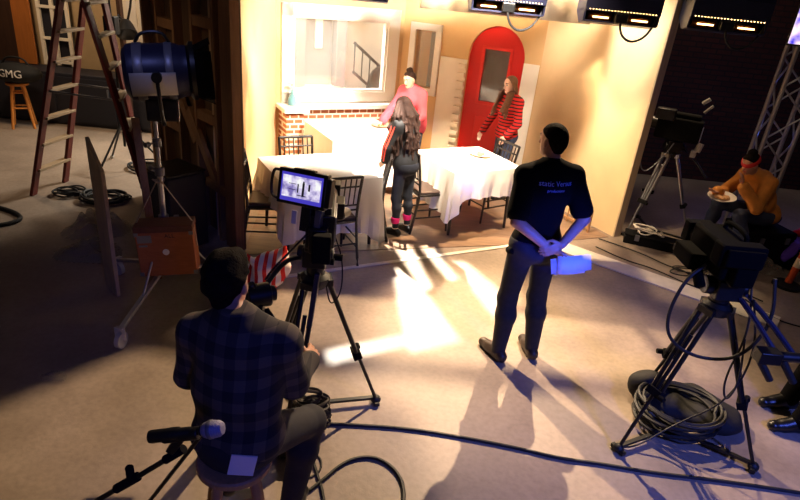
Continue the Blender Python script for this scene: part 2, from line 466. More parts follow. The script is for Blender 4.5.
def sdf_obj(name, prims, h, m, parent=None, cuts=(), paint=None, shake=None):
    vs, fs = sdf_mesh(prims, h, cuts)
    if shake is not None: vs = shake(vs)
    me = bpy.data.meshes.new(name)
    if parent is None:
        org = V((float((vs[:, 0].min()+vs[:, 0].max())/2), float((vs[:, 1].min()+vs[:, 1].max())/2), float(vs[:, 2].min()))); mw = Matrix.Translation(org)
    else: mw = W[parent.name]; org = None
    inv = np.array(mw.inverted()); wv = vs.copy()
    vs = vs@inv[:3, :3].T+inv[:3, 3]
    me.vertices.add(len(vs)); me.vertices.foreach_set('co', vs.astype(np.float32).ravel())
    me.loops.add(len(fs)*4); me.loops.foreach_set('vertex_index', fs.astype(np.int32).ravel())
    me.polygons.add(len(fs)); me.polygons.foreach_set('loop_start', (np.arange(len(fs))*4).astype(np.int32)); me.polygons.foreach_set('loop_total', np.full(len(fs), 4, np.int32))
    ms = m if isinstance(m, (list, tuple)) else [m]
    for k in ms: me.materials.append(M[k])
    if paint is not None:
        cen = wv[fs].mean(1); me.polygons.foreach_set('material_index', paint(cen).astype(np.int32))
    me.polygons.foreach_set('use_smooth', np.ones(len(fs), bool))
    me.update(calc_edges=True); me.validate()
    o = bpy.data.objects.new(name, me); COL.objects.link(o)
    if parent is not None: o.parent = parent
    else: o.location = org
    W[o.name] = mw
    return o

A_ = lambda *x: np.array(x, float)
def nrm(v): v = np.array(v, float); return v/np.linalg.norm(v)
def basis(fwd, up):
    f = nrm(fwd); u = np.array(up, float); u = nrm(u-f*(u@f)); r = np.cross(f, u); return np.stack([r, f, u], 1)    # columns: right, fwd, up

def hand_prims(w, d, pn, thumb, curl=.5, s=1.):
    """w wrist, d finger direction, pn palm normal (the way fingers curl), thumb side direction"""
    d = nrm(d); pn = nrm(pn-d*(np.array(pn)@d)) if True else pn; t = nrm(thumb-d*(np.array(thumb)@d)-pn*(np.array(thumb)@pn))
    P = [elli(w+d*.045*s, A_(.040, .014, .050)*s, np.stack([t, pn, d], 1), .012)]
    for i, (off, ln) in enumerate(((.030, .070), (.011, .080), (-.010, .075), (-.029, .058))):
        b = w+d*.082*s+t*off*s; a = curl*.9
        m1 = b+(d*math.cos(a*.6)+pn*math.sin(a*.6)+t*off*1.2)*ln*.5*s
        m2 = m1+(d*math.cos(a*1.5)+pn*math.sin(a*1.5))*ln*.5*s
        P += [rcone(b-d*.02*s, m1, .0095*s, .0088*s, .005), rcone(m1, m2, .0088*s, .0075*s, .003)]
    b = w+d*.025*s+t*.03*s; m1 = b+nrm(d*.7+t*.8+pn*.25)*.038*s; m2 = m1+nrm(d*.95+t*.15+pn*.4)*.032*s
    P += [rcone(b, m1, .013*s, .0105*s, .008), rcone(m1, m2, .0105*s, .0085*s, .003)]
    return P

def human(root, J, s, skin, hands, tops=None, female=False, h=.006, lips=True):
    """J: joints (world). Adds body mesh with head, ears, nose, hands. returns dict of prims groups for clothes"""
    hb = basis(J['hf'], J['hu']); hc = J['head']; r, f, u = hb[:, 0], hb[:, 1], hb[:, 2]
    tb = basis(J['tf'], nrm(J['neck']-J['pelvis']))
    H = [elli(hc+u*.025*s-f*.008*s, A_(.074, .094, .088)*s, hb, .02), elli(hc-u*.045*s+f*.022*s, A_(.056, .062, .068)*s, hb, .03),
         elli(hc-u*.092*s+f*.062*s, A_(.024, .018, .018)*s, hb, .025),
         rcone(hc+u*.015*s+f*.083*s, hc-u*.028*s+f*.103*s, .008*s, .0125*s, .012),
         rcone(hc-u*.062*s+f*.078*s-r*.016*s, hc-u*.062*s+f*.078*s+r*.016*s, .008*s, .008*s, .01),
         rcone(hc+u*.03*s+f*.077*s-r*.032*s, hc+u*.03*s+f*.077*s+r*.032*s, .011*s, .011*s, .015)]
    for sg in (-1, 1): H.append(elli(hc+r*sg*.076*s-u*.012*s-f*.005*s, A_(.012, .020, .032)*s, hb, .008))
    N_ = [rcone(J['neck'], hc-u*.06*s-f*.01*s, .055*s*(.86 if female else 1), .05*s*(.86 if female else 1), .03)]
    pel, nk = J['pelvis'], J['neck']; sp = nk-pel
    sw = .17 if not female else .15
    T = [elli(pel+sp*.02, A_(.165, .115, .12)*s, tb, .05), elli(pel+sp*.36, A_(.145 if not female else .12, .10, .16)*s, tb, .06),
         elli(pel+sp*.70, A_(sw, .115, .17)*s, tb, .06), rcone(J['shL'], J['shR'], .055*s, .055*s, .05),
         rcone(nk, J['shL']*.6+nk*.4, .05*s, .05*s, .04), rcone(nk, J['shR']*.6+nk*.4, .05*s, .05*s, .04)]
    if female:
        for sg in (-1, 1): T.append(elli(pel+sp*.68+tb[:, 0]*sg*.07*s+tb[:, 1]*.085*s, A_(.06, .055, .06)*s, tb, .04))
    k = s*(.86 if female else 1)
    UA = [rcone(J['sh'+c], J['el'+c], .052*k, .041*k, .035) for c in 'LR']
    FA = [rcone(J['el'+c], J['wr'+c], .042*k, .029*k, .02) for c in 'LR']
    TH = [rcone(J['hip'+c], J['kn'+c], .088*k, .060*k, .05) for c in 'LR'] + [elli(pel-tb[:, 1]*.05*s-sp*.05, A_(.15, .10, .10)*s, tb, .05)]
    CF = []
    for c in 'LR':
        kn, an = J['kn'+c], J['an'+c]
        cd = nrm(J['toe'+c]-an); mid = kn*.68+an*.32-cd*.015*s
        CF += [rcone(kn, mid, .056*k, .058*k, .03), rcone(mid, an, .058*k, .037*k, .03)]
    FT = []
    for c in 'LR':
        an, to = J['an'+c], J['toe'+c]; dz = A_(0, 0, 1)
        heel = an-nrm((to-an)*A_(1, 1, 0))*.045*s; heel[2] = to[2]+.012*s
        FT += [rcone(heel, to, .036*s, .030*s, .03), rcone(an, to*.55+an*.45-dz*.01*s, .036*s, .032*s, .03)]
    HD = []
    for c in 'LR': HD += hand_prims(J['wr'+c], *hands[c], s=s*(.9 if female else 1.))
    body = H+N_+T+UA+FA+TH+CF+FT+HD
    ew = [hc+u*.012*s+f*.083*s+r*sg*.031*s for sg in (-1, 1)]
    mo = hc-u*.060*s+f*.088*s
    def paint(c):
        out = np.zeros(len(c), int)
        for e in ew:
            q = (c-e)@hb; dd = (q[:, 0]/(.017*s))**2+(q[:, 2]/(.0085*s))**2+(q[:, 1]/(.03*s))**2
            out[dd < 1] = 1
            d2 = (q[:, 0]/(.0085*s))**2+(q[:, 2]/(.0085*s))**2+(q[:, 1]/(.03*s))**2
            out[d2 < 1] = 2
            qb = q-A_(0, 0, .022*s); db = (qb[:, 0]/(.021*s))**2+(qb[:, 2]/(.005*s))**2+(qb[:, 1]/(.03*s))**2
            out[db < 1] = 4
        q = (c-mo)@hb; dd = (q[:, 0]/(.024*s))**2+(q[:, 2]/(.009*s))**2+(q[:, 1]/(.02*s))**2
        out[dd < 1] = 3
        return out
    sdf_obj('body', body, h, [skin, 'eyewhite', 'eye', 'lip', 'eye'], root, paint=paint)
    return dict(H=H, N=N_, T=T, UA=UA, FA=FA, TH=TH, CF=CF, FT=FT, hb=hb, tb=tb, hc=hc)
def grow(prims, d, k=None):
    out = []
    for p in prims:
        if p[0] == 'c': out.append(('c', p[1], p[2], p[3]+d, p[4]+d, k or p[5]))
        else: out.append(('e', p[1], p[2]+d, p[3], 0, k or p[5]))
    return out
def cutcone(p, t, d=0., k=.02, flare=0.):
    """the first t of a cone, grown by d"""
    b = p[1]+(p[2]-p[1])*t
    return ('c', p[1], b, p[3]+d, p[3]+(p[4]-p[3])*t+d+flare, k)
# ------------------------------------------------------------------ the setting
mb = MB(); mb.box((-1, 5, -.05), (24, 20, .1)); struct('floor', mb, 'concrete', smooth=False)
A0 = V((-1.51, 5.12, 0)); B0 = V((-2.88, 6.49, 0)); C0 = V((-1.86, 7.82, 0)); C1 = V((-.26, 8.74, 0)); D0 = V((1.60, 8.03, 0)); E0 = V((2.51, 6.46, 0))
Z = V((0, 0, 1)); HW = 2.8
# brown floor inside the set
mb = MB(); mb.prism([(A0.x+.0, A0.y-.12), (1.30, 5.92), (2.45, 6.42), (D0.x, D0.y), (C1.x, C1.y), (C0.x, C0.y)], (0, 0, .001), (1, 0, 0), (0, 1, 0), Z, .006)
struct('floor_set', mb, 'setfloor', smooth=False)
def strip(name, p, q, w, t=.004, m='tape_and_strip'):
    p = V(p); q = V(q); d = (q-p).normalized(); n = V((-d.y, d.x, 0)); mb = MB()
    mb.add([p+n*w/2, p-n*w/2, q-n*w/2, q+n*w/2], [(0, 1, 2, 3)]); 
    vs = mb.v[:]; mb.v = vs+[v+Z*t for v in vs]; mb.f = [(3, 2, 1, 0), (4, 5, 6, 7), (0, 1, 5, 4), (1, 2, 6, 5), (2, 3, 7, 6), (3, 0, 4, 7)]; mb.mi = [0]*6
    return struct(name, mb, m, smooth=False)
strip('trim_1', (-1.35, 4.47, .004), (1.62, 6.09, .004), .05, .006)
strip('pale_floor_strip', (1.62, 6.12, .0), (3.55, 4.72, .0), .26, .012)  # wide pale strip of floor running out from the right wall end

def wall(p, q, holes=(), th=.10, h=HW, out=None):
    """front face on p->q, body on the outer side"""
    p = V(p); q = V(q); L = (q-p).length; d = (q-p).normalized(); n = V((-d.y, d.x, 0)) if out is None else V(out)
    mb = MB()
    def blk(s0, s1, z0, z1):
        if s1-s0 < 1e-4 or z1-z0 < 1e-4: return
        mb.prism([(s0, z0), (s1, z0), (s1, z1), (s0, z1)], p, d, Z, n, th)
    ss = sorted({0, L, *[k for hl in holes for k in hl[:2]]})
    for a, b in zip(ss[:-1], ss[1:]):
        hs = sorted([hl for hl in holes if hl[0] <= a+1e-6 and hl[1] >= b-1e-6], key=lambda k: k[2]); z = 0
        for hl in hs: blk(a, b, z, hl[2]); z = hl[3]
        blk(a, b, z, h)
    return mb, d, n
# left wall of the set (inner face towards the room), thin flat
mbw, dL, nL = wall(V((-1.78, 5.39, 0)), C0, out=None); struct('wall_left', mbw, 'cream', smooth=False)
# window wall
holes = [(.21, 1.60, 1.02, 2.02)]
dW = (C1-C0).normalized(); nW = V((-dW.y, dW.x, 0))
def pw(s, z, o=0.): return C0+dW*s+Z*z-nW*o        # o = distance in front of the wall
mbw, _, _ = wall(C0, C1, holes); struct('wall_back', mbw, 'tan', smooth=False)
# window: casing, glass
mb = MB()
for (a, b, z0, z1) in ((.07, .22, .90, 2.15), (1.59, 1.76, .90, 2.15), (.07, 1.76, 1.99, 2.15), (.07, 1.76, .90, 1.04)):
    mb.prism([(a, z0), (b, z0), (b, z1), (a, z1)], C0, dW, Z, -nW, .05)
for (a, b, z0, z1) in ((.20, .25, 1.02, 2.02), (1.56, 1.61, 1.02, 2.02), (.20, 1.61, 1.97, 2.02), (.20, 1.61, 1.02, 1.07)):
    mb.prism([(a, z0), (b, z0), (b, z1), (a, z1)], C0-nW*.02, dW, Z, nW, .09)
win = struct('window_1', mb, 'white', bevel=.006, smooth=False)
mb = MB(); mb.prism([(.24, 1.06), (1.57, 1.06), (1.57, 1.98), (.24, 1.98)], C0+nW*.03, dW, Z, nW, .006); mb.build('pane', 'glass', win, smooth=False)
# brick apron and corner pier with a white sill
mb = MB(); mb.prism([(.28, 0), (1.84, 0), (1.84, .83), (.28, .83)], C0, dW, Z, -nW, .10); struct('wall_brick_apron', mb, 'brick', smooth=False)
mb = MB(); mb.prism([(.04, 0), (.28, 0), (.28, .80), (.04, .80)], C0, dW, Z, -nW, .34); struct('wall_brick_pier', mb, 'brick', smooth=False)
mb = MB(); mb.prism([(.0, 0), (.0, .40), (.34, .40), (.34, .20), (1.84, .20), (1.84, 0)], C0+Z*.83, dW, -nW, Z, .06)
struct('trim_3', mb, 'white', bevel=.008, smooth=False)
# diagonal wall with small window and arched doorway
dD = (D0-C1).normalized(); nD = V((-dD.y, dD.x, 0))
LD = (D0-C1).length
dz0, dz1, dsp = .99, 1.77, 1.68
mbw, _, _ = wall(C1, D0, [(.20, .50, 1.15, 1.93), (dz0, dz1, 0, 2.12)], th=.2)
cx, rr = (dz0+dz1)/2, (dz1-dz0)/2
arc = [(cx-rr*math.cos(PI*i/20), dsp+rr*1.08*math.sin(PI*i/20)) for i in range(21)]
for i in range(20):
    (a, za), (b, zb) = arc[i], arc[i+1]
    mbw.prism([(a, za), (b, zb), (b, 2.12), (a, 2.12)], C1, dD, Z, nD, .2)
struct('wall_door_side', mbw, 'tan', smooth=False)
# off white lower plaster on that wall
mb = MB()
mb.prism([(.60, 0), (.99, 0), (.99, 1.62), (.60, 1.62)], C1, dD, Z, -nD, .02)
mb.prism([(1.77, 0), (LD-.01, 0), (LD-.01, 1.68), (1.77, 1.68)], C1, dD, Z, -nD, .02)
struct('trim_4', mb, 'offwhite', smooth=False)
# toothed stone edge beside the door
mb = MB()
for i in range(13):
    z = .12+i*.115
    mb.prism([(.88, z), (.99, z), (.99, z+.062), (.88, z+.062)], C1-nD*.02, dD, Z, -nD, .06)
struct('trim_5', mb, 'offwhite', bevel=.006, smooth=False)
# small window
mb = MB()
for (a, b, z0, z1) in ((.12, .20, 1.06, 2.02), (.50, .58, 1.06, 2.02), (.12, .58, 1.93, 2.02), (.12, .58, 1.06, 1.15)):
    mb.prism([(a, z0), (b, z0), (b, z1), (a, z1)], C1, dD, Z, -nD, .045)
win2 = struct('window_2', mb, 'white', bevel=.006, smooth=False)
mb = MB(); mb.prism([(.20, 1.15), (.50, 1.15), (.50, 1.93), (.20, 1.93)], C1+nD*.06, dD, Z, nD, .006); mb.build('pane', 'glass', win2, smooth=False)
mb = MB(); mb.prism([(.02, .95), (.75, .95), (.75, 2.1), (.02, 2.1)], C1+nD*.24, dD, Z, nD, .02); struct('wall_hall_panel', mb, 'orange_ply', smooth=False)
mb = MB(); mb.prism([(.36, 1.15), (.43, 1.15), (.43, 1.9), (.36, 1.9)], C1+nD*.17, dD, Z, nD, .05); struct('trim_6', mb, 'navy', smooth=False)
# red arched door
q0, q1 = dz0+.0, dz1-.0
dp = C1+nD*.07
mb = MB(); g0, g1, gz0, gz1 = 1.19, 1.56, 1.08, 1.80
# frame of the leaf around the glass
def blk(mb, a, b, z0, z1, t, off): mb.prism([(a, z0), (b, z0), (b, z1), (a, z1)], dp-nD*off, dD, Z, nD, t)
blk(mb, q0, g0, .02, dsp, .06, 0); blk(mb, g1, q1, .02, dsp, .06, 0); blk(mb, g0, g1, .02, gz0, .06, 0)
ss = sorted(set([q0+(q1-q0)*i/30 for i in range(31)]+[g0, g1]))
az = lambda s_: dsp+rr*1.06*math.sqrt(max(0, 1-((s_-cx)/rr)**2))
for a, b in zip(ss[:-1], ss[1:]):
    lo = gz1 if (a+b)/2 > g0 and (a+b)/2 < g1 else dsp
    mb.prism([(a, lo), (b, lo), (b, max(az(b), lo+.001)), (a, max(az(a), lo+.001))], dp, dD, Z, nD, .06)
dr = struct('door_1', mb, 'red', smooth=False)
mb = MB(); blk(mb, g0-.03, g0+.012, gz0-.03, gz1+.02, .03, .012); blk(mb, g1-.012, g1+.03, gz0-.03, gz1+.02, .03, .012); blk(mb, g0-.03, g1+.03, gz0-.035, gz0+.012, .03, .012); blk(mb, g0-.03, g1+.03, gz1-.012, gz1+.03, .03, .012)
mb.build('glazing_bead', 'redtrim', dr, bevel=.004, smooth=False)
mb = MB(); blk(mb, g0, g1, gz0, gz1, .006, -.03); mb.build('pane', 'glass', dr, smooth=False)
mb = MB(); blk(mb, g0, g1, .2, .88, .02, .012); mb.build('lower_panel', 'redtrim', dr, bevel=.012, smooth=False)
mb = MB(); mb.ell(dp+dD*1.66+Z*.98-nD*.05, (.028, .028, .028)); mb.cyl(dp+dD*1.66+Z*.98, dp+dD*1.66+Z*.98-nD*.05, .012); mb.build('knob', 'steel', dr)
mb = MB(); mb.prism([(.9, 0), (1.9, 0), (1.9, 2.3), (.9, 2.3)], C1+nD*.45, dD, Z, nD, .03); struct('wall_behind_door', mb, 'ply', smooth=False)
# right wall of the set with a raw grey edge
mbw, dR, nR = wall(D0, E0, th=.11); struct('wall_right', mbw, 'cream', smooth=False)
mb = MB(); mb.prism([(0, 0), (.02, 0), (.02, HW), (0, HW)], E0, dR, Z, nR, .11); struct('trim_7', mb, 'greyply', smooth=False)
# far walls of the hall
mb = MB(); mb.box((5.2, 9.45, 2.2), (9.5, .2, 4.4)); struct('wall_far_right', mb, 'darkbrick', smooth=False)
mb = MB(); mb.box((-6.6, 9.65, 2.2), (9.2, .2, 4.4)); struct('wall_far_left', mb, 'beigewall', smooth=False)
mb = MB(); mb.box((10.0, 4.5, 2.2), (.2, 10.1, 4.4)); struct('wall_hall_right', mb, 'darkbrick', smooth=False)
mb = MB(); mb.box((-11.3, 4.5, 2.2), (.2, 10.3, 4.4)); struct('wall_hall_left', mb, 'brownboard', smooth=False)

# ------------------------------------------------------------------ raw wooden scenery flat, back side seen
flat = thing('scenery_flat', 'tall raw wooden scenery flat, its studs and rails facing the dark storage side', 'flat', A0)
dF = (B0-A0).normalized(); LF = (B0-A0).length; nF = V((dF.y, -dF.x, 0))
if nF.dot(V((-1, -1, 0))) < 0: nF = -nF
mb = MB(); mb.prism([(0, 0), (LF, 0), (LF, HW), (0, HW)], A0, dF, Z, nF, .015); mb.build('plywood_sheet', 'ply', flat, smooth=False)
for s in (.30, .72, 1.12, 1.52, 1.88):
    mb = MB(); mb.prism([(s, 0), (s+.045, 0), (s+.045, HW), (s, HW)], A0+nF*.015, dF, Z, nF, .09); mb.build('stud', 'pine', flat, smooth=False)
mb = MB(); mb.prism([(0, 0), (.2, 0), (.2, HW), (0, HW)], A0+nF*.015, dF, Z, nF, .09); mb.build('end_post', 'pine', flat, smooth=False, bevel=.005)
for s, z in ((.2, .5), (.34, 1.15), (.76, 1.45), (1.16, .9), (1.16, 1.9), (.34, 2.0), (.76, .3)):
    mb = MB(); mb.prism([(s, z), (s+.40, z), (s+.40, z+.09), (s, z+.09)], A0+nF*.015, dF, Z, nF, .085); mb.build('rail', 'pine', flat, smooth=False)
for s, z in ((.36, .55), (.78, .9)):
    mb = MB(); p = A0+nF*.09+dF*s+Z*z; mb.bar(p, p+dF*.55+Z*.65, .04, .09); mb.build('diagonal_brace', 'pine', flat, smooth=False)

# ------------------------------------------------------------------ street facade beyond the window
fc = thing('street_facade', 'pale brownstone house front seen beyond the big window', 'facade', C0+nW*1.3)
def F(s, z, o=0.): return C0+nW*(1.3-o)+dW*s+Z*z
def fblk(name, a, b, z0, z1, t, m, par=fc, off=0):
    mb = MB(); mb.prism([(a, z0), (b, z0), (b, z1), (a, z1)], C0+nW*(1.3-off), dW, Z, -nW, t); return mb.build(name, m, par, smooth=False, bevel=.006)
fblk('wall', -.45, 3.2, 0, 3.2, .02, 'facade')
for a in (-.35, -.2, -.05, .1, .25, .40): fblk('siding_strip', a, a+.06, .4, 3.0, .06, 'facadegrey')
for a in (.62, 1.28): fblk('portal_column', a, a+.16, 0.3, 2.15, .22, 'facadegrey')
fblk('lintel', .55, 1.5, 2.15, 2.4, .3, 'facade'); fblk('cornice', .50, 1.55, 2.4, 2.48, .36, 'white')
dd = fblk('door_leaf', .80, 1.26, .5, 2.1, .06, 'facadegrey'); 
fblk('door_light', .98, 1.10, 1.45, 1.95, .08, 'white', dd)
for i in range(5): fblk('stoop_step', .70-.0*i, 1.36, .1+.16*i, .26+.16*i, .75-.13*i, 'facadepink')
mb = MB(); 
for z in (.0, .42): mb.bar(F(1.40, 1.62-z, .6), F(2.2, 1.02-z, .6), .03, .04)
for k in range(6): s = 1.42+.13*k; mb.bar(F(s, 1.6-.0975*k*1.0-.44, .6), F(s, 1.6-.0975*k, .6), .018, .018)
mb.build('stair_railing', 'black', fc, smooth=False)
mb = MB(); pts = [(1.66+.40*(1-math.cos(PI*i/12))/2, .85+.42*math.sin(PI*i/12)) for i in range(13)]
mb.prism([(1.66, .55)]+pts+[(2.06, .55)], C0+nW*.75, dW, Z, -nW, .1); mb.build('areaway_hatch', 'black', fc, smooth=False)

# ------------------------------------------------------------------ muslin header hanging along the set
mb = MB(); 
a = V((-.05, 6.62, 0)); b = V((1.78, 6.75, 0)); n = 40; dd_ = (b-a)/n; nn = V((-(b-a).y, (b-a).x, 0)).normalized()
vs = []; fs = []
for i in range(n+1):
    w = .006*math.sin(i*1.7)
    vs += [a+dd_*i+nn*w+Z*(2.29), a+dd_*i+nn*w*.4+Z*2.95]
for i in range(n): fs.append((2*i, 2*i+2, 2*i+3, 2*i+1))
mb.add(vs, fs); o = mb.build('muslin_header', 'muslin', solid=.012); tag(o, 'pale muslin cloth header hanging across the top of the set', 'cloth')
# ------------------------------------------------------------------ tables with cloths
def make_table(loc, rz, sx, sy, label):
    t = thing('table', label, 'table', loc, rz)
    mb = MB(); mb.box((0, 0, .735), (sx-.02, sy-.02, .03)); mb.build('tabletop', 'stool', t, bevel=.004, smooth=False, local=True)
    for a in (-1, 1):
        for b in (-1, 1):
            mb = MB(); mb.cyl((a*(sx/2-.08), b*(sy/2-.08), .72), (a*(sx/2-.06), b*(sy/2-.06), 0.0), .02, .016); mb.build('leg', 'chair', t, local=True)
    return t
def make_cloth(loc, rz, sx, sy, drops, label, seed=0):
    """square cloth over a table: top sheet, skirts with folds, pointed corners; drops = (left, right, front, back) hem drop"""
    rnd = random.Random(seed); z0 = .757; R = Matrix.Rotation(rz, 3, 'Z'); L = V(loc)
    n = 26; per = []
    hx, hy = sx/2, sy/2
    for i in range(n): per.append((-hx+sx*i/n, -hy, 'f', i/n))
    for i in range(n): per.append((hx, -hy+sy*i/n, 'r', i/n))
    for i in range(n): per.append((hx-sx*i/n, hy, 'b', i/n))
    for i in range(n): per.append((-hx, hy-sy*i/n, 'l', i/n))
    dm = dict(zip('lrfb', drops)); N = len(per)
    rows = 9; vs = []; fs = []
    rim = .012
    ph = [rnd.uniform(0, 6) for _ in range(4)]
    for j in range(rows+1):
        v = j/rows
        for i, (x, y, sd, t) in enumerate(per):
            c = min(t, 1-t)                              # 0 at the corner
            nx = {'f': 'l', 'r': 'f', 'b': 'r', 'l': 'b'}[sd] if t < .5 else {'f': 'r', 'r': 'b', 'b': 'l', 'l': 'f'}[sd]
            drop = dm[sd]; w = max(0, 1-c/.20)
            corner = min(.74, (drop+dm[nx])*.5*1.42)
            dr_ = drop+(corner-drop)*w**1.3
            ox, oy = {'f': (0, -1), 'r': (1, 0), 'b': (0, 1), 'l': (-1, 0)}[sd]
            if c < .06:
                k = V((x, y, 0)).normalized(); ox, oy = k.x, k.y
            wav = .012+v*(.022*math.sin(t*19+ph['frbl'.index(sd)])+.018*math.sin(t*43+ph[1])+.045*w*math.sin(c*38))
            out = rim+wav*min(1, v*2)+.02*v
            vs.append((x+ox*out, y+oy*out, z0-dr_*v-(.0 if j else 0)))
    for j in range(rows):
        for i in range(N): k = (i+1) % N; fs.append((j*N+i, (j+1)*N+i, (j+1)*N+k, j*N+k))
    # top sheet as concentric rings
    b0 = len(vs); rings = 5
    for q in range(rings):
        sc = 1-(q+1)/(rings+1)
        for (x, y, sd, t) in per: vs.append((x*sc, y*sc, z0+.004+.0025*math.sin(x*9+q)*math.cos(y*7)))
    prev = 0
    for q in range(rings):
        for i in range(N): k = (i+1) % N; fs.append((prev+i, prev+k, b0+q*N+k, b0+q*N+i))
        prev = b0+q*N
    vs.append((0, 0, z0+.004)); c = len(vs)-1
    for i in range(N): fs.append((prev+i, prev+(i+1) % N, c))
    mb = MB(); mb.add([L+R @ V(p) for p in vs], fs)
    o = mb.build('tablecloth', 'cloth'); tag(o, label, 'tablecloth')
    me = o.data; me.polygons.foreach_set('use_smooth', [True]*len(me.polygons))
    return o
AZ = PI/6
RT = (.67, 6.50, 0); LT = (-.90, 5.64, 0); MT = (-.72, 7.36, 0)
make_table(RT, AZ, .90, .86, 'square table under the cloth nearest the red door'); make_cloth(RT, AZ, .90, .86, (.50, .30, .30, .30), 'white tablecloth on the table in front of the red door', 1)
make_table(LT, AZ, 1.0, .86, 'square table nearest the raw wooden flat, behind the camera monitor'); make_cloth(LT, AZ, 1.0, .86, (.30, .52, .55, .4), 'white tablecloth hanging nearly to the floor behind the camera monitor', 2)
make_table(MT, AZ, 1.0, .98, 'square table standing against the brick wall under the window'); make_cloth(MT, AZ, 1.0, .98, (.50, .40, .62, .3), 'white tablecloth on the table under the big window', 3)
def plate(loc, label):
    t = thing('plate', label, 'plate', loc)
    mb = MB(); mb.lathe([(0, .004), (.07, .004), (.085, .008), (.125, .022), (.128, .026), (.085, .013), (0, .009)], (0, 0, 0)); mb.build('dish', 'plate', t, local=True)
    mb = MB()
    for k in range(7): a = k*.9; mb.ell((.04*math.cos(a)*(k % 3)/1.5, .04*math.sin(a)*(k % 3)/1.5, .022), (.028, .022, .013), n=10)
    mb.build('food', 'food', t, local=True)
plate((.83, 6.66, .763), 'cream plate of food on the table by the red door')
plate((-.42, 7.62, .763), 'cream plate of food on the table under the window')
# blue glass vase on the sill
vz = thing('vase', 'pale blue glass bottle vase with white blossom on the left end of the window sill', 'vase', tuple(pw(.17, .893, .17)))
mb = MB(); mb.lathe([(.0, 0), (.05, 0), (.056, .03), (.05, .09), (.024, .14), (.02, .19), (.026, .2)], (0, 0, 0)); mb.build('bottle', 'blueglass', vz, local=True)
mb = MB(); mb.tube([(0, 0, .05), (.005, 0, .2), (-.01, .0, .26)], .004); mb.build('stem', 'navy', vz, local=True)
mb = MB()
for k in range(9): a = k*2.4; mb.ell((-.012+.026*math.cos(a), .026*math.sin(a), .265+.012*(k % 3)), (.018, .018, .013), n=8)
mb.build('blossom', 'white', vz, local=True)

# ------------------------------------------------------------------ spindle-back banquet chairs; local: seat centre at 0, faces +y
def make_chair(label, group=None):
    t = thing('banquet_chair', label, 'chair', (0, 0, 0), 0, group)
    mb = MB(); mb.prism([(-.19, -.18), (.19, -.18), (.205, .20), (-.205, .20)], (0, 0, .425), (1, 0, 0), (0, 1, 0), Z, .025); mb.build('seat_frame', 'chair', t, bevel=.006, smooth=False, local=True)
    mb = MB(); mb.prism([(-.18, -.16), (.18, -.16), (.195, .19), (-.195, .19)], (0, 0, .45), (1, 0, 0), (0, 1, 0), Z, .03); mb.build('seat_pad', 'seat', t, bevel=.012, smooth=False, local=True)
    for a in (-1, 1):
        mb = MB(); mb.tube([(a*.185, -.25, 0), (a*.18, -.19, .30), (a*.178, -.17, .46), (a*.18, -.19, .66), (a*.185, -.235, .90)], lambda q: .0145, smooth=1)
        mb.build('back_post', 'chair', t, local=True)
        mb = MB(); mb.cyl((a*.20, .205, 0), (a*.19, .18, .43), .012, .016); mb.build('front_leg', 'chair', t, local=True)
        mb = MB(); mb.cyl((a*.182, -.205, .18), (a*.194, .193, .18), .009); mb.cyl((a*.182, -.198, .27), (a*.194, .19, .27), .009); mb.build('side_stretcher', 'chair', t, local=True)
    mb = MB(); mb.cyl((-.185, -.235, .895), (.185, -.235, .895), .014); mb.cyl((-.18, -.215, .80), (.18, -.215, .80), .009); mb.build('top_rail', 'chair', t, local=True)
    mb = MB(); mb.cyl((-.18, -.18, .56), (.18, -.18, .56), .010); mb.cyl((-.18, -.185, .61), (.18, -.185, .61), .009); mb.build('lower_rail', 'chair', t, local=True)
    for k in range(6):
        x = -.13+.052*k; mb = MB(); mb.cyl((x, -.185, .61), (x, -.235, .895), .007); mb.build('spindle', 'chair', t, local=True)
    mb = MB(); mb.cyl((-.193, .193, .21), (.193, .193, .21), .009); mb.cyl((-.18, -.205, .22), (.18, -.205, .22), .009); mb.build('front_stretcher', 'chair', t, local=True)
    return t
CH = make_chair('dark spindle-back chair right behind the camera monitor, at the left table')
def put(o, x, y, rz): o.location = (x, y, 0.008); o.rotation_euler = (0, 0, rz)
put(CH, -.68, 5.13, math.radians(30))
GR = 'dark spindle-back chairs around the white tables'
CH['group'] = GR
def chair(x, y, deg, label): return dup(CH, (x, y, .008), math.radians(deg), label, GR)
chair(-1.36, 5.36, -80, 'dark chair with empty seat beside the raw wooden flat at far left of the set')
chair(-1.13, 5.95, 210, 'dark chair on the far side of the left table, in front of the brick wall')
chair(-.42, 5.80, 95, 'dark chair the girl in the dark jacket rests her hand on')
chair(.22, 6.18, -62, 'dark chair right of the girl, drawn up to the red door table')
chair(.97, 6.71, 125, 'dark chair standing in front of the woman in the striped sweater')
# spindle rail at the foot of the right wall
mb = MB(); 
rk = thing('spindle_rail', 'small wooden spindle rail leaning at the foot of the cream right wall', 'rail', (2.12, 6.75, 0))
p0, p1 = V((1.78, 7.2, 0)), V((2.22, 6.50, 0))
mb.bar(p0+Z*.27, p1+Z*.27, .03, .03); mb.bar(p0+Z*.06, p1+Z*.06, .025, .025); mb.build('rails', 'stool', rk, smooth=False)
for k in range(8):
    mb = MB(); p = p0+(p1-p0)*(k/7); mb.cyl(p+Z*.0, p+Z*.285, .009 if 0 < k < 7 else .016); mb.build('spindle', 'stool', rk)

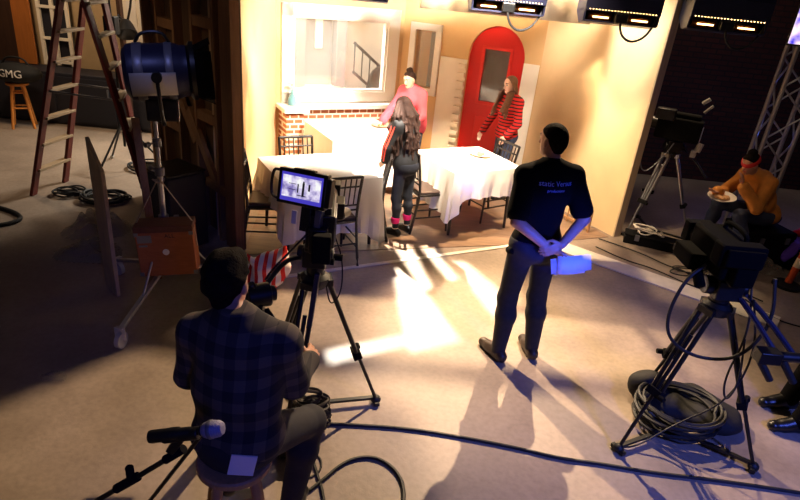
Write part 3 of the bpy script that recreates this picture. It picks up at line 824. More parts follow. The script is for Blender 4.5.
# ------------------------------------------------------------------ bar stools
def make_stool(name, label, loc, h, rt, m, rz=0, foot=.05):
    t = thing(name, label, 'stool', loc, rz)
    mb = MB(); mb.lathe([(0, h-.04), (rt*.9, h-.04), (rt, h-.03), (rt, h-.008), (rt*.95, h), (0, h-.004)], (0, 0, 0), n=36); mb.build('seat', m, t, local=True)
    tp = []
    for k in range(4):
        a = PI/4+k*PI/2; top = V((rt*.62*math.cos(a), rt*.62*math.sin(a), h-.04)); bot = V(((rt+foot)*math.cos(a), (rt+foot)*math.sin(a), 0)); tp.append((top, bot))
        mb = MB(); mb.cyl(bot, top, .019, .023); mb.build('leg', m, t, local=True)
    for k in range(4):
        z = .22 if k % 2 else .3
        for zz in (z, z+.22):
            (t0, b0), (t1, b1) = tp[k], tp[(k+1) % 4]; f = zz/(h-.04)
            mb = MB(); mb.cyl(b0+(t0-b0)*f, b1+(t1-b1)*f, .011); mb.build('rung', m, t, local=True)
    return t
make_stool('bar_stool', 'round wooden bar stool under the seated man in the plaid shirt', (-.60, 1.80, 0), .70, .155, 'stool', .35)
make_stool('bar_stool', 'small orange wooden stool by the far left cabinet with a dark bag on it', (-5.84, 8.5, 0), .66, .15, 'stoolorange', .5)
# dark bag with lettering on it
bg = thing('equipment_bag', 'dark bag with pale letters lying on the small orange stool', 'bag', (-5.80, 8.48, .66))
mb = MB(); mb.ell((0, 0, .14), (.36, .2, .145), n=24); bgo = mb.build('bag_body', 'sack', bg, local=True)
mb = text_mb('GMG', .15, lambda x, y, z: V((x+.02, -.205+abs(x)*.16+z-.002, .15+y)), .004); mb.build('lettering', 'white', bg, local=True, smooth=False)
mb = MB(); mb.tube([(-.2, 0, .25), (-.12, 0, .36), (.12, 0, .36), (.2, 0, .25)], .014, smooth=2); mb.build('handle', 'sack', bg, local=True)

# ------------------------------------------------------------------ ladder
ld = thing('step_ladder', 'tall dark red double-sided step ladder with pale treads', 'ladder', (-3.6, 5.95, 0))
w = V((.1, .995, 0)).normalized()
def rail(a, b, nm='rail'):
    mb = MB(); mb.bar(a, b, .035, .085, up=w); mb.build(nm, 'ladder', ld, smooth=False, bevel=.006)
f0, t0 = V((-4.13, 5.94, 0)), V((-3.40, 5.92, 2.36)); f1, t1 = V((-4.05, 6.43, 0)), V((-3.42, 6.35, 2.36))
g0_, tt0 = V((-2.70, 5.74, 0)), V((-3.30, 5.90, 2.36)); g1_, tt1 = V((-2.98, 6.27, 0)), V((-3.33, 6.36, 2.36))
rail(f0, t0); rail(f1, t1); rail(g0_, tt0); rail(g1_, tt1)
for k in range(1, 8):
    f = k*.295/2.36
    for (a0, b0, a1, b1) in ((f0, t0, f1, t1), (g0_, tt0, g1_, tt1)):
        p, q = a0+(b0-a0)*f, a1+(b1-a1)*f
        mb = MB(); mb.bar(p, q, .085, .028); mb.build('tread', 'ladstep', ld, smooth=False, bevel=.004)
for (a, b, c, d) in ((f0, t0, g0_, tt0), (f1, t1, g1_, tt1)):
    p = a+(b-a)*.5; q = c+(d-c)*.5
    mb = MB(); mb.cyl(p, q, .010); mb.build('spreader_bar', 'greymetal', ld)
mb = MB(); c = (t0+t1+tt0+tt1)/4; mb.box(c+Z*.03, (.22, .54, .06), -.1); mb.build('top_cap', 'ladder', ld, smooth=False, bevel=.01)

# ------------------------------------------------------------------ big studio lamp on a wheeled stand, with a wooden box hung from it
st = thing('lamp_stand', 'steel rolling lamp stand with three wheeled legs', 'stand', (-1.84, 4.08, 0))
C = V((-1.84, 4.08, 0))
mb = MB(); mb.cyl(C+Z*.30, C+Z*1.1, .022); mb.cyl(C+Z*1.1, C+Z*1.55, .016); mb.build('column', 'steel', st)
for z, r in ((.32, .04), (.72, .038), (1.1, .036), (1.32, .03)):
    mb = MB(); mb.cyl(C+Z*(z-.03), C+Z*(z+.03), r); mb.build('collar', 'greymetal', st)
for z, a in ((.72, .5), (1.1, 2.6), (1.32, 4.3)):
    mb = MB(); d = V((math.cos(a), math.sin(a), 0)); mb.cyl(C+Z*z, C+Z*z+d*.09, .008); mb.cyl(C+Z*z+d*.075, C+Z*z+d*.11, .02); mb.build('tee_knob', 'greymetal', st)
for ex, ey in ((-.07, -.70), (.52, .36), (-.58, .32)):
    q = C+V((ex, ey, .14)); mb = MB(); mb.bar(C+Z*.34, q, .035, .028); lg = mb.build('leg', 'steel', st, smooth=False, bevel=.004)
    mb = MB(); mb.cyl(C+Z*.72, C+V((ex*.55, ey*.55, .235)), .008); mb.build('leg_brace', 'steel', st)
    d = V((ex, ey, 0)).normalized(); s = V((-d.y, d.x, 0))
    mb = MB(); mb.cyl(q-Z*.08-s*.018, q-Z*.08+s*.018, .06, n=20); mb.build('wheel', 'lampwhite', lg)
    mb = MB(); mb.bar(q+Z*.02-s*.026, q-Z*.08-s*.026, .03, .006, up=d); mb.bar(q+Z*.02+s*.026, q-Z*.08+s*.026, .03, .006, up=d); mb.bar(q+Z*.02-s*.03, q+Z*.02+s*.03, .03, .01); mb.build('caster_fork', 'lampwhite', lg, smooth=False)
lp = thing('studio_lamp', 'big blue and black drum studio lamp on the rolling stand', 'lamp', (-1.80, 4.10, 1.55))
LC = V((-1.80, 4.10, 1.82)); ax = V((.93, .36, .06)).normalized()
mb = MB(); mb.lathe([(0, -.21), (.15, -.21), (.185, -.18), (.19, -.15), (.19, .12), (.175, .16), (.175, .2), (.14, .2), (.14, .19), (0, .19)], LC, ax, n=36); mb.build('drum', 'lamphouse', lp)
mb = MB(); mb.lathe([(.193, -.14), (.196, -.13), (.196, -.09), (.193, -.08)], LC, ax, n=36); mb.lathe([(.193, .06), (.196, .07), (.196, .10), (.193, .11)], LC, ax, n=36); mb.build('band', 'greymetal', lp)
x_, y_, _ = frame_from(ax)
side = x_ if x_.y < 0 else -x_
upv = Z-ax*ax.z; upv.normalize()
mb = MB(); pts = []
for k in range(9):
    an = -.75+k*.11; pts.append(an)
for k in range(8):
    a0, a1 = pts[k], pts[k+1]
    f = lambda a, t, r: LC+ax*t+(side*math.cos(a)+upv*math.sin(a))*r
    mb.add([f(a0, -.17, .199), f(a1, -.17, .199), f(a1, .12, .199), f(a0, .12, .199)], [(0, 1, 2, 3)])
mb.build('white_panel', 'lampwhite', lp, solid=.004)
mb = MB(); mb.box(LC-upv*.25+ax*.0, (.22, .18, .16), math.atan2(ax.y, ax.x)); mb.build('lower_housing', 'black', lp, smooth=False, bevel=.015)
mb = MB(); mb.tube([LC+upv*.19-ax*.12, LC+upv*.26-ax*.08, LC+upv*.265+ax*.06, LC+upv*.19+ax*.1], .011, smooth=2); mb.build('handle', 'black', lp)
mb = MB(); mb.tube([LC+side*.20, LC+side*.23-upv*.05, LC+side*.2-upv*.33, LC-upv*.36, LC-side*.2-upv*.33, LC-side*.23-upv*.05, LC-side*.20], .013, smooth=2)
mb.cyl(LC-upv*.36, V((-1.84, 4.08, 1.50)), .018); mb.cyl(LC+side*.185, LC+side*.25, .035); mb.build('yoke', 'black', lp)
mb = MB(); mb.lathe([(.17, .20), (.2, .22), (.2, .25), (.17, .25)], LC, ax, n=32); mb.build('front_ring', 'black', lp)
for sg, vec in ((1, upv), (-1, upv), (1, side), (-1, side)):
    o_ = side if vec is upv else upv
    a = LC+ax*.25+vec*sg*.15; b = a+ax*.11+vec*sg*.05
    mb = MB(); mb.prism([(-.15, 0), (.15, 0), (.16, (b-a).length), (-.16, (b-a).length)], a, o_, (b-a).normalized(), vec*sg, .006); mb.build('barn_door', 'blackmatte', lp, smooth=False)
mb = MB(); mb.lathe([(0, .19), (.12, .19), (.10, .205), (0, .215)], LC, ax, n=24); mb.build('lens', 'copper', lp)
# wooden box hung from the stand
bx = thing('hanging_box', 'orange-brown wooden box with a white disc, slung by rope from the lamp stand', 'box', (-1.80, 4.02, .30))
xb = V((.97, .22, .06)).normalized(); yb = V((-.22, .97, 0)).normalized(); zb = xb.cross(yb).normalized(); o_ = V((-1.775, 3.97, .535)); RB = Matrix((xb, yb, zb)).transposed()
def bb(mb, x, y, z, sx, sy, sz): mb.box(o_+RB @ V((x, y, z)), (sx, sy, sz), RB)
mb = MB(); bb(mb, 0, 0, -.02, .41, .18, .36); mb.build('case', 'boxwood', bx, bevel=.005, smooth=False)
mb = MB(); bb(mb, 0, 0, .185, .42, .19, .05); mb.build('lid', 'boxedge', bx, bevel=.006, smooth=False)
for sx_ in (-1, 1):
    for sz_ in (-.18, .15): mb = MB(); bb(mb, sx_*.195, -.088, sz_, .03, .012, .03); mb.build('corner_plate', 'greymetal', bx, smooth=False)
mb = MB(); q = o_+RB @ V((0, -.09, .0)); mb.cyl(q, q-yb*.006, .024, n=20); mb.build('disc', 'white', bx)
mb = MB(); bb(mb, -.14, -.0905, .11, .10, .004, .06); bb(mb, -.155, -.0905, .055, .06, .004, .015); mb.build('label_patch', 'greymetal', bx, smooth=False)
mb = text_mb('ALL', .045, lambda x, y, z: o_+RB @ V((x+.04, -.0905-z, .13+y)), .001); mb.build('lettering', 'black', bx, smooth=False)
rp = MB()
rt = C+Z*1.06+V((0, -.03, 0))
for sx_ in (-1, 1): rp.tube([rt, o_+RB @ V((sx_*.205, 0, .20)), o_+RB @ V((sx_*.215, 0, .0))], .006)
rp.tube([rt-Z*.02+V((.04*math.cos(k), .04*math.sin(k), .01*math.sin(2*k))) for k in [2*PI*i/12 for i in range(12)]], .006, closed=True)
rp.build('rope', 'rope', bx)

# ------------------------------------------------------------------ boards and store-room things on the left
def board(name, label, cat, pts, t, m):
    """flat board through 4 world points, given thickness"""
    mb = MB(); a, b, c, d = [V(p) for p in pts]; n = (b-a).cross(d-a).normalized()*t
    mb.add([a, b, c, d, a+n, b+n, c+n, d+n], [(3, 2, 1, 0), (4, 5, 6, 7), (0, 1, 5, 4), (1, 2, 6, 5), (2, 3, 7, 6), (3, 0, 4, 7)])
    o = mb.build(name, m, smooth=False, bevel=.003); return tag(o, label, cat)
board('plywood_sheet', 'upright pale plywood sheet standing on edge left of the wooden box', 'board', [(-2.42, 4.22, 0), (-2.24, 4.05, 0), (-2.24, 4.05, 1.06), (-2.42, 4.22, 1.27)], .03, 'greyply')
board('plank', 'narrow brown plank leaning between plywood sheet and wooden box', 'board', [(-2.10, 4.38, 0), (-2.04, 4.40, 0), (-2.37, 4.95, 1.25), (-2.43, 4.93, 1.25)], .035, 'pine')
board('storage_board', 'tall orange plywood panel at the far left against the back wall', 'board', [(-6.25, 9.28, .80), (-5.97, 9.28, .80), (-5.97, 9.34, 3.2), (-6.25, 9.34, 3.2)], .03, 'orange_ply')
board('brown_panel', 'dark brown panel left of the orange plywood panel', 'board', [(-8.6, 9.46, 0), (-6.28, 9.46, 0), (-6.28, 9.5, 3.2), (-8.6, 9.5, 3.2)], .03, 'brownboard')
cb = thing('storage_cabinet', 'long low dark cabinet along the far left wall', 'cabinet', (-5.0, 9.1, 0))
mb = MB(); mb.box((-5.0, 9.1, .40), (4.6, .55, .78)); mb.build('carcass', 'navy', cb, smooth=False, bevel=.01)
for k in range(5):
    mb = MB(); mb.box((-6.84+.92*k, 8.815, .40), (.86, .02, .68)); d_ = mb.build('door', 'navy', cb, smooth=False, bevel=.005)
    mb = MB(); mb.box((-6.5+.92*k, 8.795, .55), (.02, .02, .12)); mb.build('handle', 'greymetal', d_, smooth=False)
wf = thing('window_flat', 'white many-paned window flat stored above the dark cabinet', 'window flat', (-5.4, 9.4, .8))
mb = MB()
for x in (-5.90, -5.69, -5.46): mb.bar((x, 9.38, .8), (x-.0, 9.40, 3.0), .05, .04, up=V((0, 1, 0)))
for z in (.85, 1.20, 1.66, 2.1, 2.6): mb.bar((-5.92, 9.38, z), (-5.44, 9.38, z), .045, .04)
mb.build('glazing_bars', 'offwhite', wf, smooth=False)
mb = MB(); mb.box((-5.68, 9.45, 1.9), (.46, .02, 2.2)); mb.build('dark_panes', 'navy', wf, smooth=False)
pr_ = thing('post', 'brown wooden post standing in front of the pale back wall', 'post', (-4.29, 8.7, 0))
mb = MB(); mb.bar((-4.29, 8.7, 0), (-4.29, 8.7, 3.2), .09, .05); mb.build('shaft', 'brownboard', pr_, smooth=False)
mb = MB(); mb.box((-4.29, 8.7, .02), (.2, .2, .04)); mb.build('foot', 'brownboard', pr_, smooth=False)
dr2 = thing('stored_door', 'white door leaning against the back wall right of the brown post', 'door', (-4.36, 9.4, 0))
mb = MB(); mb.box((-4.36, 9.44, 1.4), (.46, .05, 2.8)); mb.build('leaf', 'offwhite', dr2, smooth=False)
for z0, z1 in ((.2, 1.1), (1.3, 2.5)):
    for x in (-4.46, -4.26): 
        mb = MB(); mb.box((x, 9.41, (z0+z1)/2), (.15, .02, z1-z0)); mb.build('panel', 'white', dr2, smooth=False, bevel=.006)
board('timber_post', 'orange-brown timber post right of the white door', 'post', [(-4.06, 9.3, 0), (-3.82, 9.3, 0), (-3.82, 9.36, 3.1), (-4.06, 9.36, 3.1)], .05, 'orange_ply')
# small clamp lamp on the post
cl = thing('clamp_lamp', 'small black clamp lamp hanging in front of the white door', 'lamp', (-4.2, 8.6, 1.4))
mb = MB(); mb.tube([(-4.29, 8.64, 1.72), (-4.22, 8.62, 1.62), (-4.12, 8.6, 1.68), (-4.0, 8.6, 2.3)], .016, smooth=1); mb.build('arm', 'black', cl)
mb = MB(); mb.lathe([(0, 0), (.07, 0), (.1, .06), (.14, .2), (.13, .2), (.0, .06)], (-4.17, 8.58, 1.64), (.3, -.5, -.7)); mb.build('shade', 'black', cl)
mb = MB(); mb.box((-4.29, 8.66, 1.62), (.12, .14, .10)); mb.ell((-4.37, 8.6, 1.55), (.06, .05, .06)); mb.build('clamp', 'black', cl, bevel=.01)
# spare stand with pale foot and cable coils behind the ladder
ss_ = thing('light_stand', 'thin black folding light stand behind the red ladder', 'stand', (-3.72, 6.9, 0))
c_ = V((-3.62, 7.1, 0)); mb = MB(); mb.cyl(c_+Z*.3, c_+Z*2.5, .016); mb.build('column', 'black', ss_)
for a in (.3, 2.4, 4.4):
    mb = MB(); d = V((math.cos(a), math.sin(a), 0)); mb.cyl(c_+Z*.62, c_+d*.5+Z*.02, .013); lg = mb.build('leg', 'black', ss_)
    mb = MB(); mb.cyl(c_+d*.47+Z*.055, c_+d*.52+Z*.0, .022); mb.build('rubber_foot', 'lampwhite', lg)
mb = MB(); mb.box(c_+Z*1.75, (.14, .12, .2)); mb.build('clamp_block', 'black', ss_, smooth=False, bevel=.01)

def coil(name, label, c, r, n, tr, m, seed, squash=1., tall=.05, group=None, lean=None):
    rnd = random.Random(seed); pts = []
    for i in range(n*28):
        a = 2*PI*i/28; k = i//28
        r_ = r*(1+.10*math.sin(k*2.1+seed)+.03*math.sin(a*3+k)); z = tr+tall*((i/(n*28))) + .012*math.sin(a*2+k*1.3)+.012
        pts.append((r_*math.cos(a)+.03*math.sin(k*3.7), r_*squash*math.sin(a)+.03*math.cos(k*2.9), z))
    if lean is not None: pts = [lean @ V(p) for p in pts]
    mz = min(p[2] for p in pts)
    mb = MB(); mb.tube([V(c)+V((p[0], p[1], p[2]-mz+tr)) for p in pts], tr, n=6)
    o = mb.build(name, m); tag(o, label, 'cable coil', group); return o
coil('cable_coil', 'black cable coil on the floor right of the ladder foot', (-3.35, 6.0, 0), .22, 7, .012, 'rubber', 3, .8)
coil('cable_coil', 'small cable coil on the floor between the feet of the red ladder', (-3.78, 6.05, 0), .15, 5, .010, 'rubber', 4, .7)
coil('cable_coil', 'loose cable coil on the floor behind the ladder, near the plywood sheet top', (-3.3, 7.2, 0), .30, 4, .012, 'rubber', 5, .7)
# crumpled clear plastic on the floor
def plastic(name, label, c, sx, sy, h, seed):
    rnd = np.random.RandomState(seed); n = 26; vs = []; fs = []
    ph = rnd.rand(8)*6
    for j in range(n+1):
        for i in range(n+1):
            u_, v_ = i/n*2-1, j/n*2-1; rr_ = math.hypot(u_, v_)
            z = h*max(0, 1-rr_**2)*(.55+.45*math.sin(7*u_+ph[0]+2*math.sin(4*v_))*math.cos(6*v_+ph[1]))+.012*abs(math.sin(19*u_+ph[2]+5*v_))+.006*rnd.rand()
            k = 1+.12*math.sin(3*math.atan2(v_, u_)+ph[3])
            vs.append((c[0]+u_*sx*k, c[1]+v_*sy*k, c[2]+.004+z))
    for j in range(n):
        for i in range(n): 
            if math.hypot(i/n*2-1, j/n*2-1) < 1.05: fs.append((j*(n+1)+i, j*(n+1)+i+1, (j+1)*(n+1)+i+1, (j+1)*(n+1)+i))
    mb = MB(); mb.add(vs, fs); o = mb.build(name, 'plastic'); tag(o, label, 'plastic bag'); return o
plastic('plastic_bag', 'crumpled clear plastic bag on the dark floor left of the plywood sheet', (-3.05, 5.25, 0), .30, .30, .22, 1)
plastic('plastic_bag', 'second clear plastic bag, nearer, on the floor beside the plywood sheet foot', (-2.85, 4.72, 0), .28, .24, .14, 2)
plastic('plastic_wrap', 'small flat scrap of clear plastic on the floor at the shadow edge', (-2.16, 2.98, 0), .08, .05, .015, 3)
mb = MB(); mb.tube([(-6.3, 5.6, .02), (-5.2, 5.5, .02), (-4.3, 5.55, .02), (-3.7, 5.25, .02), (-4.2, 4.85, .02), (-4.8, 4.75, .02), (-6, 4.4, .02)], .022, smooth=3); o = mb.build('floor_hose', 'rubber'); tag(o, 'thick black cable looping on the dark floor at left', 'cable')
# things under the flat: dark case and a folded stand
sc = thing('road_case', 'dark equipment case behind the hanging wooden box', 'case', (-2.05, 4.95, 0))
mb = MB(); mb.box((-2.18, 5.12, .38), (.42, .40, .74), -.6); mb.build('shell', 'navy', sc, smooth=False, bevel=.015)
mb = MB(); mb.box((-2.18, 5.12, .765), (.43, .41, .03), -.6); mb.build('lid', 'black', sc, smooth=False, bevel=.01)
# ------------------------------------------------------------------ camera tripods
def tripod(label, center, feet, ztop, spread=True, m='black', zsp=.05):
    c = V((*center, 0)); t = thing('camera_tripod', label, 'tripod', tuple(c))
    mb = MB(); mb.lathe([(0, ztop-.06), (.07, ztop-.06), (.085, ztop-.02), (.085, ztop), (.06, ztop+.02), (0, ztop+.02)], c, n=24); mb.build('bowl', 'black', t)
    for f in feet:
        f = V((*f, 0)); d = (f-c).normalized(); s = V((-d.y, d.x, 0)); hip = c+d*.075+Z*(ztop-.03); mid = hip+(f-hip)*.56; foot = f+Z*.03
        up_ = (f-hip).normalized()
        mb = MB()
        for k in (-1, 1): mb.cyl(hip+s*k*.038, mid+s*k*.032, .0145, .0135)
        mb.bar(hip-s*.05, hip+s*.05, .05, .04); lg = mb.build('leg', m, t)
        mb = MB(); mb.bar(mid-s*.05, mid+s*.05, .055, .05, up=up_); mb.cyl(mid+d*.02+s*.045, mid+d*.02+s*.085, .018); mb.build('leg_clamp', 'blackmatte', lg, bevel=.004)
        mb = MB(); mb.cyl(hip+(mid-hip)*.3, foot, .0125, .011); mb.build('inner_tube', m, lg)
        mb = MB(); mb.ell(f+Z*.03, (.034, .034, .03)); mb.bar(f-s*.05+Z*.02, f+s*.05+Z*.02, .03, .025); mb.build('rubber_foot', 'rubber', lg)
        if spread:
            mb = MB(); mb.bar(c+Z*zsp, f+Z*.045-d*.02, .026, .018); mb.build('spreader_arm', 'black', t, smooth=False)
    if spread:
        mb = MB(); mb.cyl(c+Z*(zsp-.02), c+Z*(zsp+.02), .05); mb.build('spreader_hub', 'black', t)
    return t, c
tl, cL = tripod('black camera tripod right of the seated man in the plaid shirt', (-.47, 2.93), ((-.06, 3.06), (-.79, 3.22), (-.56, 2.51)), .98)
mb = MB(); mb.cyl(cL+Z*1.0, cL+Z*1.07, .05); mb.box(cL+Z*1.12, (.13, .15, .12)); mb.cyl(cL+Z*1.12-V((.1, 0, 0)), cL+Z*1.12+V((.1, 0, 0)), .045); mb.box(cL+Z*1.19, (.09, .22, .03)); mb.build('fluid_head', 'black', tl, bevel=.006)
mb = MB(); mb.tube([cL+V((-.08, -.02, 1.10)), cL+V((-.13, -.10, 1.12)), cL+V((-.17, -.22, 1.11)), cL+V((-.21, -.38, 1.06))], .014, smooth=2); pb = mb.build('pan_bar', 'black', tl)
mb = MB(); p = cL+V((-.22, -.40, 1.05)); mb.cyl(p+V((-.05, -.03, 0)), p+V((.05, .03, .0)), .062, n=24); mb.cyl(p+V((.05, .03, 0)), p+V((.075, .045, 0)), .04); mb.box(p+V((0, -.03, -.06)), (.07, .06, .06)); mb.cyl(p+V((.03, .02, -.09)), p+V((.075, -.01, -.13)), .018); mb.cyl(p+V((-.02, -.02, .05)), p+V((-.03, -.03, .08)), .02); mb.build('zoom_control', 'black', pb, bevel=.005)
for q in ((.06, -.04), (.10, .02)):
    mb = MB(); mb.cyl(cL+V((q[0], q[1], 1.10)), cL+V((q[0]+.05, q[1], 1.10)), .02); mb.build('drag_knob', 'blackmatte', tl)
# blue lit rod hanging from the head
mb = MB(); mb.bar(cL+V((.03, -.10, 1.05)), cL+V((.0, -.15, .72)), .045, .03); mb.build('second_pan_bar', 'lamphouse', tl, smooth=False, bevel=.006)
def camera_body(root, o, R, parts):
    for nm, m, shapes, bev in parts:
        mb = MB()
        for sh in shapes:
            k = sh[0]
            if k == 'b': mb.box(o+R @ V(sh[1]), sh[2], R)
            elif k == 'c': mb.cyl(o+R @ V(sh[1]), o+R @ V(sh[2]), *sh[3:])
            elif k == 't': mb.tube([o+R @ V(p) for p in sh[1]], sh[2], smooth=2)
        mb.build(nm, m, root, bevel=bev)
cm = thing('studio_camera', 'video camera with a lit monitor on the tripod in front of the seated man', 'camera', tuple(cL+Z*1.205))
Rm = Matrix.Rotation(math.radians(7), 3, 'Z'); o = cL+V((.03, .05, 1.31))
camera_body(cm, o, Rm, [
    ('body', 'black', [('b', (0, 0, 0), (.13, .36, .19)), ('b', (0, -.03, .11), (.09, .26, .04)), ('b', (-.02, -.20, -.03), (.10, .08, .14)), ('b', (-.07, -.1, -.04), (.04, .16, .12))], .008),
    ('side_panel', 'greymetal', [('b', (.068, -.03, 0), (.008, .22, .15))], .003),
    ('lens', 'black', [('c', (0, .18, 0), (0, .30, 0), .062), ('c', (0, .30, 0), (0, .42, 0), .072), ('b', (0, .46, 0), (.17, .10, .13)), ('b', (.09, .26, -.02), (.05, .14, .09)), ('c', (.09, .2, -.05), (.13, .34, -.08), .03)], .005),
    ('battery', 'blackmatte', [('b', (0, -.27, -.05), (.10, .07, .16))], .01),
    ('top_handle', 'black', [('t', [(0, -.12, .10), (0, -.12, .18), (0, .14, .18), (0, .16, .10)], .014)], 0)])
Rs = basis((-.26, -.93, .20), (0, 0, 1)); RM = Matrix(Rs.tolist()); om = cL+V((-.062, -.10, 1.535))
camera_body(cm, om, RM, [
    ('monitor', 'black', [('b', (0, -.01, 0), (.275, .05, .185)), ('b', (.0, -.01, .095), (.12, .04, .012)), ('b', (-.148, -.005, 0), (.03, .06, .15))], .01),
    ('monitor_rim', 'screenrim', [('b', (.0, .016, 0), (.232, .006, .148))], 0),
    ('screen', 'screen', [('b', (.0, .018, .004), (.215, .006, .112))], 0),
    ('screen_figures', 'navy', [('b', (-.012, .0215, -.004), (.012, .002, .07)), ('b', (-.012, .0215, .034), (.008, .002, .012)), ('b', (.018, .0215, .0), (.007, .002, .045)), ('b', (-.045, .0215, .012), (.010, .002, .035)), ('b', (.05, .0215, .02), (.04, .002, .003)), ('b', (.05, .0215, -.01), (.04, .002, .003)), ('b', (-.005, .0215, -.036), (.05, .002, .004))], 0),
    ('monitor_handle', 'black', [('t', [(.138, 0, .075), (.18, 0, .075), (.182, 0, -.06), (.138, 0, -.075)], .008)], 0),
    ('monitor_arm', 'black', [('b', (-.02, -.05, -.15), (.06, .05, .16)), ('c', (-.02, -.05, -.08), (-.02, -.1, -.22), .022)], .005),
    ('monitor_side_box', 'greymetal', [('b', (-.10, -.03, -.17), (.035, .06, .14))], .004),
    ('white_label', 'paper', [('b', (.045, -.03, -.165), (.028, .01, .07))], .001)])
mb = MB(); mb.tube([o+V((.07, .0, -.1)), o+V((.12, -.02, -.22)), o+V((.13, -.05, -.42)), o+V((.07, -.06, -.52)), o+V((.04, -.05, -.42)), o+V((.03, -.04, -.33))], .004, smooth=3); mb.tube([o+V((-.05, -.2, .0)), o+V((-.16, -.2, -.14)), o+V((-.22, -.25, -.2)), o+V((-.24, -.35, -.22))], .006, smooth=3); mb.build('camera_lead', 'rubber', cm)

# coil of cable beside that tripod, cables across the floor
coil('cable_coil', 'thick black cable coil on the floor between the tripod and the seated man knee', (-.445, 2.73, 0), .095, 17, .010, 'coilbrown', 6, .75, .27)
def cable(label, pts, r, m='rubber', z=None, name='floor_cable'):
    mb = MB(); mb.tube([V((p[0], p[1], r if len(p) < 3 else p[2])) for p in pts], r, n=6, smooth=3); o = mb.build(name, m); return tag(o, label, 'cable')
cable('thick black cable running across the foreground floor toward the right tripod', [(-0.375, 2.799), (-0.201, 2.815), (0.177, 2.834), (0.555, 2.799), (0.863, 2.756), (1.102, 2.706), (1.345, 2.698), (1.640, 2.666), (2.062, 2.659), (2.528, 2.627), (2.863, 2.588)], .011)
cable('black cable bent in a round loop at the bottom edge, right of the stool', [(-0.432, 2.182), (-0.310, 2.339), (-0.193, 2.516), (-0.041, 2.576), (0.087, 2.508), (0.156, 2.385), (0.157, 2.210)], .011)
cable('black cable running from the coil straight down to the bottom edge', [(-0.428, 2.678), (-0.397, 2.543), (-0.337, 2.400), (-0.292, 2.300), (-0.245, 2.142)], .009)
cable('short thin cable curl beside the coil by the left tripod', [(-0.395, 2.567), (-0.327, 2.514), (-0.321, 2.409), (-0.421, 2.339)], .006)
# striped cloth bag on the floor
mb = None
pr = [elli((-1.12, 4.42, .16), (.15, .13, .17), k=.05), elli((-1.02, 4.40, .25), (.10, .09, .14), k=.05), elli((-1.24, 4.46, .10), (.12, .1, .10), k=.05), rcone((-1.2, 4.38, .25), (-1.27, 4.36, .33), .05, .02), rcone((-1.02, 4.42, .33), (-.96, 4.42, .41), .06, .02)]
def crumple(a, fr, sd):
    def f(v):
        return v+a*np.stack([np.sin(fr*v[:, 1]+sd+2*np.sin(fr*.7*v[:, 2])), np.sin(fr*v[:, 2]*1.1+sd*2+np.sin(fr*v[:, 0])), np.sin(fr*v[:, 0]*.9+sd*3)*np.minimum(1, v[:, 2]*8)], 1)
    return f
sb = sdf_obj('striped_bag', pr, .01, 'striped', None, shake=crumple(.012, 32, 1.), cuts=[((0, 0, .005), (0, 0, -1))]); tag(sb, 'red and white striped crumpled cloth bag on the floor behind the seated man', 'bag')

# ------------------------------------------------------------------ microphone on a stand, bottom left
ms = thing('microphone_stand', 'black boom microphone stand at the bottom left', 'stand', (-1.22, 1.42, 0))
b_ = V((-1.22, 1.42, 0)); mb = MB(); mb.cyl(b_+Z*.12, b_+Z*.62, .012); mb.build('pole', 'black', ms)
mb = MB(); mb.cyl((-1.22, 1.42, .60), (-.665, 1.45, 1.065), .0095); mb.build('boom', 'black', ms)
mb = MB(); mb.cyl((-.90, 1.437, .87), (-.82, 1.441, .935), .017); mb.cyl((-.845, 1.44, .91), (-.845, 1.44, .975), .014); mb.build('boom_clutch', 'blackmatte', ms)
mb = MB(); mb.cyl((-.72, 1.447, 1.02), (-.655, 1.45, 1.075), .016); mb.build('boom_clutch', 'blackmatte', ms)
for a in (.2, 2.3, 4.4):
    mb = MB(); d = V((math.cos(a), math.sin(a), 0)); mb.cyl(b_+Z*.16, b_+d*.30+Z*.012, .009); lg = mb.build('leg', 'black', ms)
    mb = MB(); mb.ell(b_+d*.30+Z*.014, (.016, .016, .014)); mb.build('rubber_foot', 'rubber', lg)
mb = MB(); mb.bar((-.70, 1.45, 1.06), (-.655, 1.45, 1.135), .03, .03); mb.cyl((-.72, 1.45, 1.118), (-.60, 1.45, 1.152), .022); mb.build('clip', 'black', ms, bevel=.003)
mc = thing('microphone', 'black microphone with silver blue grille pointing right, in front of the stool', 'microphone', (-.64, 1.45, 1.13))
a = V((-.765, 1.45, 1.113)); b = V((-.52, 1.45, 1.183)); dx = (b-a).normalized(); Lm = (b-a).length
mb = MB(); mb.lathe([(0, 0), (.021, 0), (.0225, .01), (.0225, .10), (.018, .11), (.018, .14), (.014, .15), (.014, .175), (.018, .18), (.018, .188)], a, dx, n=24); mb.build('body', 'black', mc)
mb = MB(); mb.lathe([(.018, .185), (.024, .192), (.029, .205), (.030, .225), (.027, .245), (.02, .256), (0, .26)], a, dx, n=24); mb.build('grille', 'silverfoam', mc)
mb = MB(); mb.lathe([(.0305, .208), (.032, .211), (.032, .219), (.0305, .222)], a, dx, n=24); mb.build('grille_ring', 'greymetal', mc)
st2 = thing('microphone_stand', 'second thinner black stand crossing behind the microphone', 'stand', (-1.0, 1.62, 0))
mb = MB(); mb.cyl((-1.0, 1.62, .02), (-1.0, 1.62, .42), .012); mb.cyl((-1.0, 1.62, .42), (-.635, 1.58, 1.03), .008); mb.build('pole', 'black', st2)
mb = MB(); mb.lathe([(0, 0), (.12, 0), (.12, .012), (.02, .03), (0, .03)], (-1.0, 1.62, 0)); mb.build('base', 'black', st2)

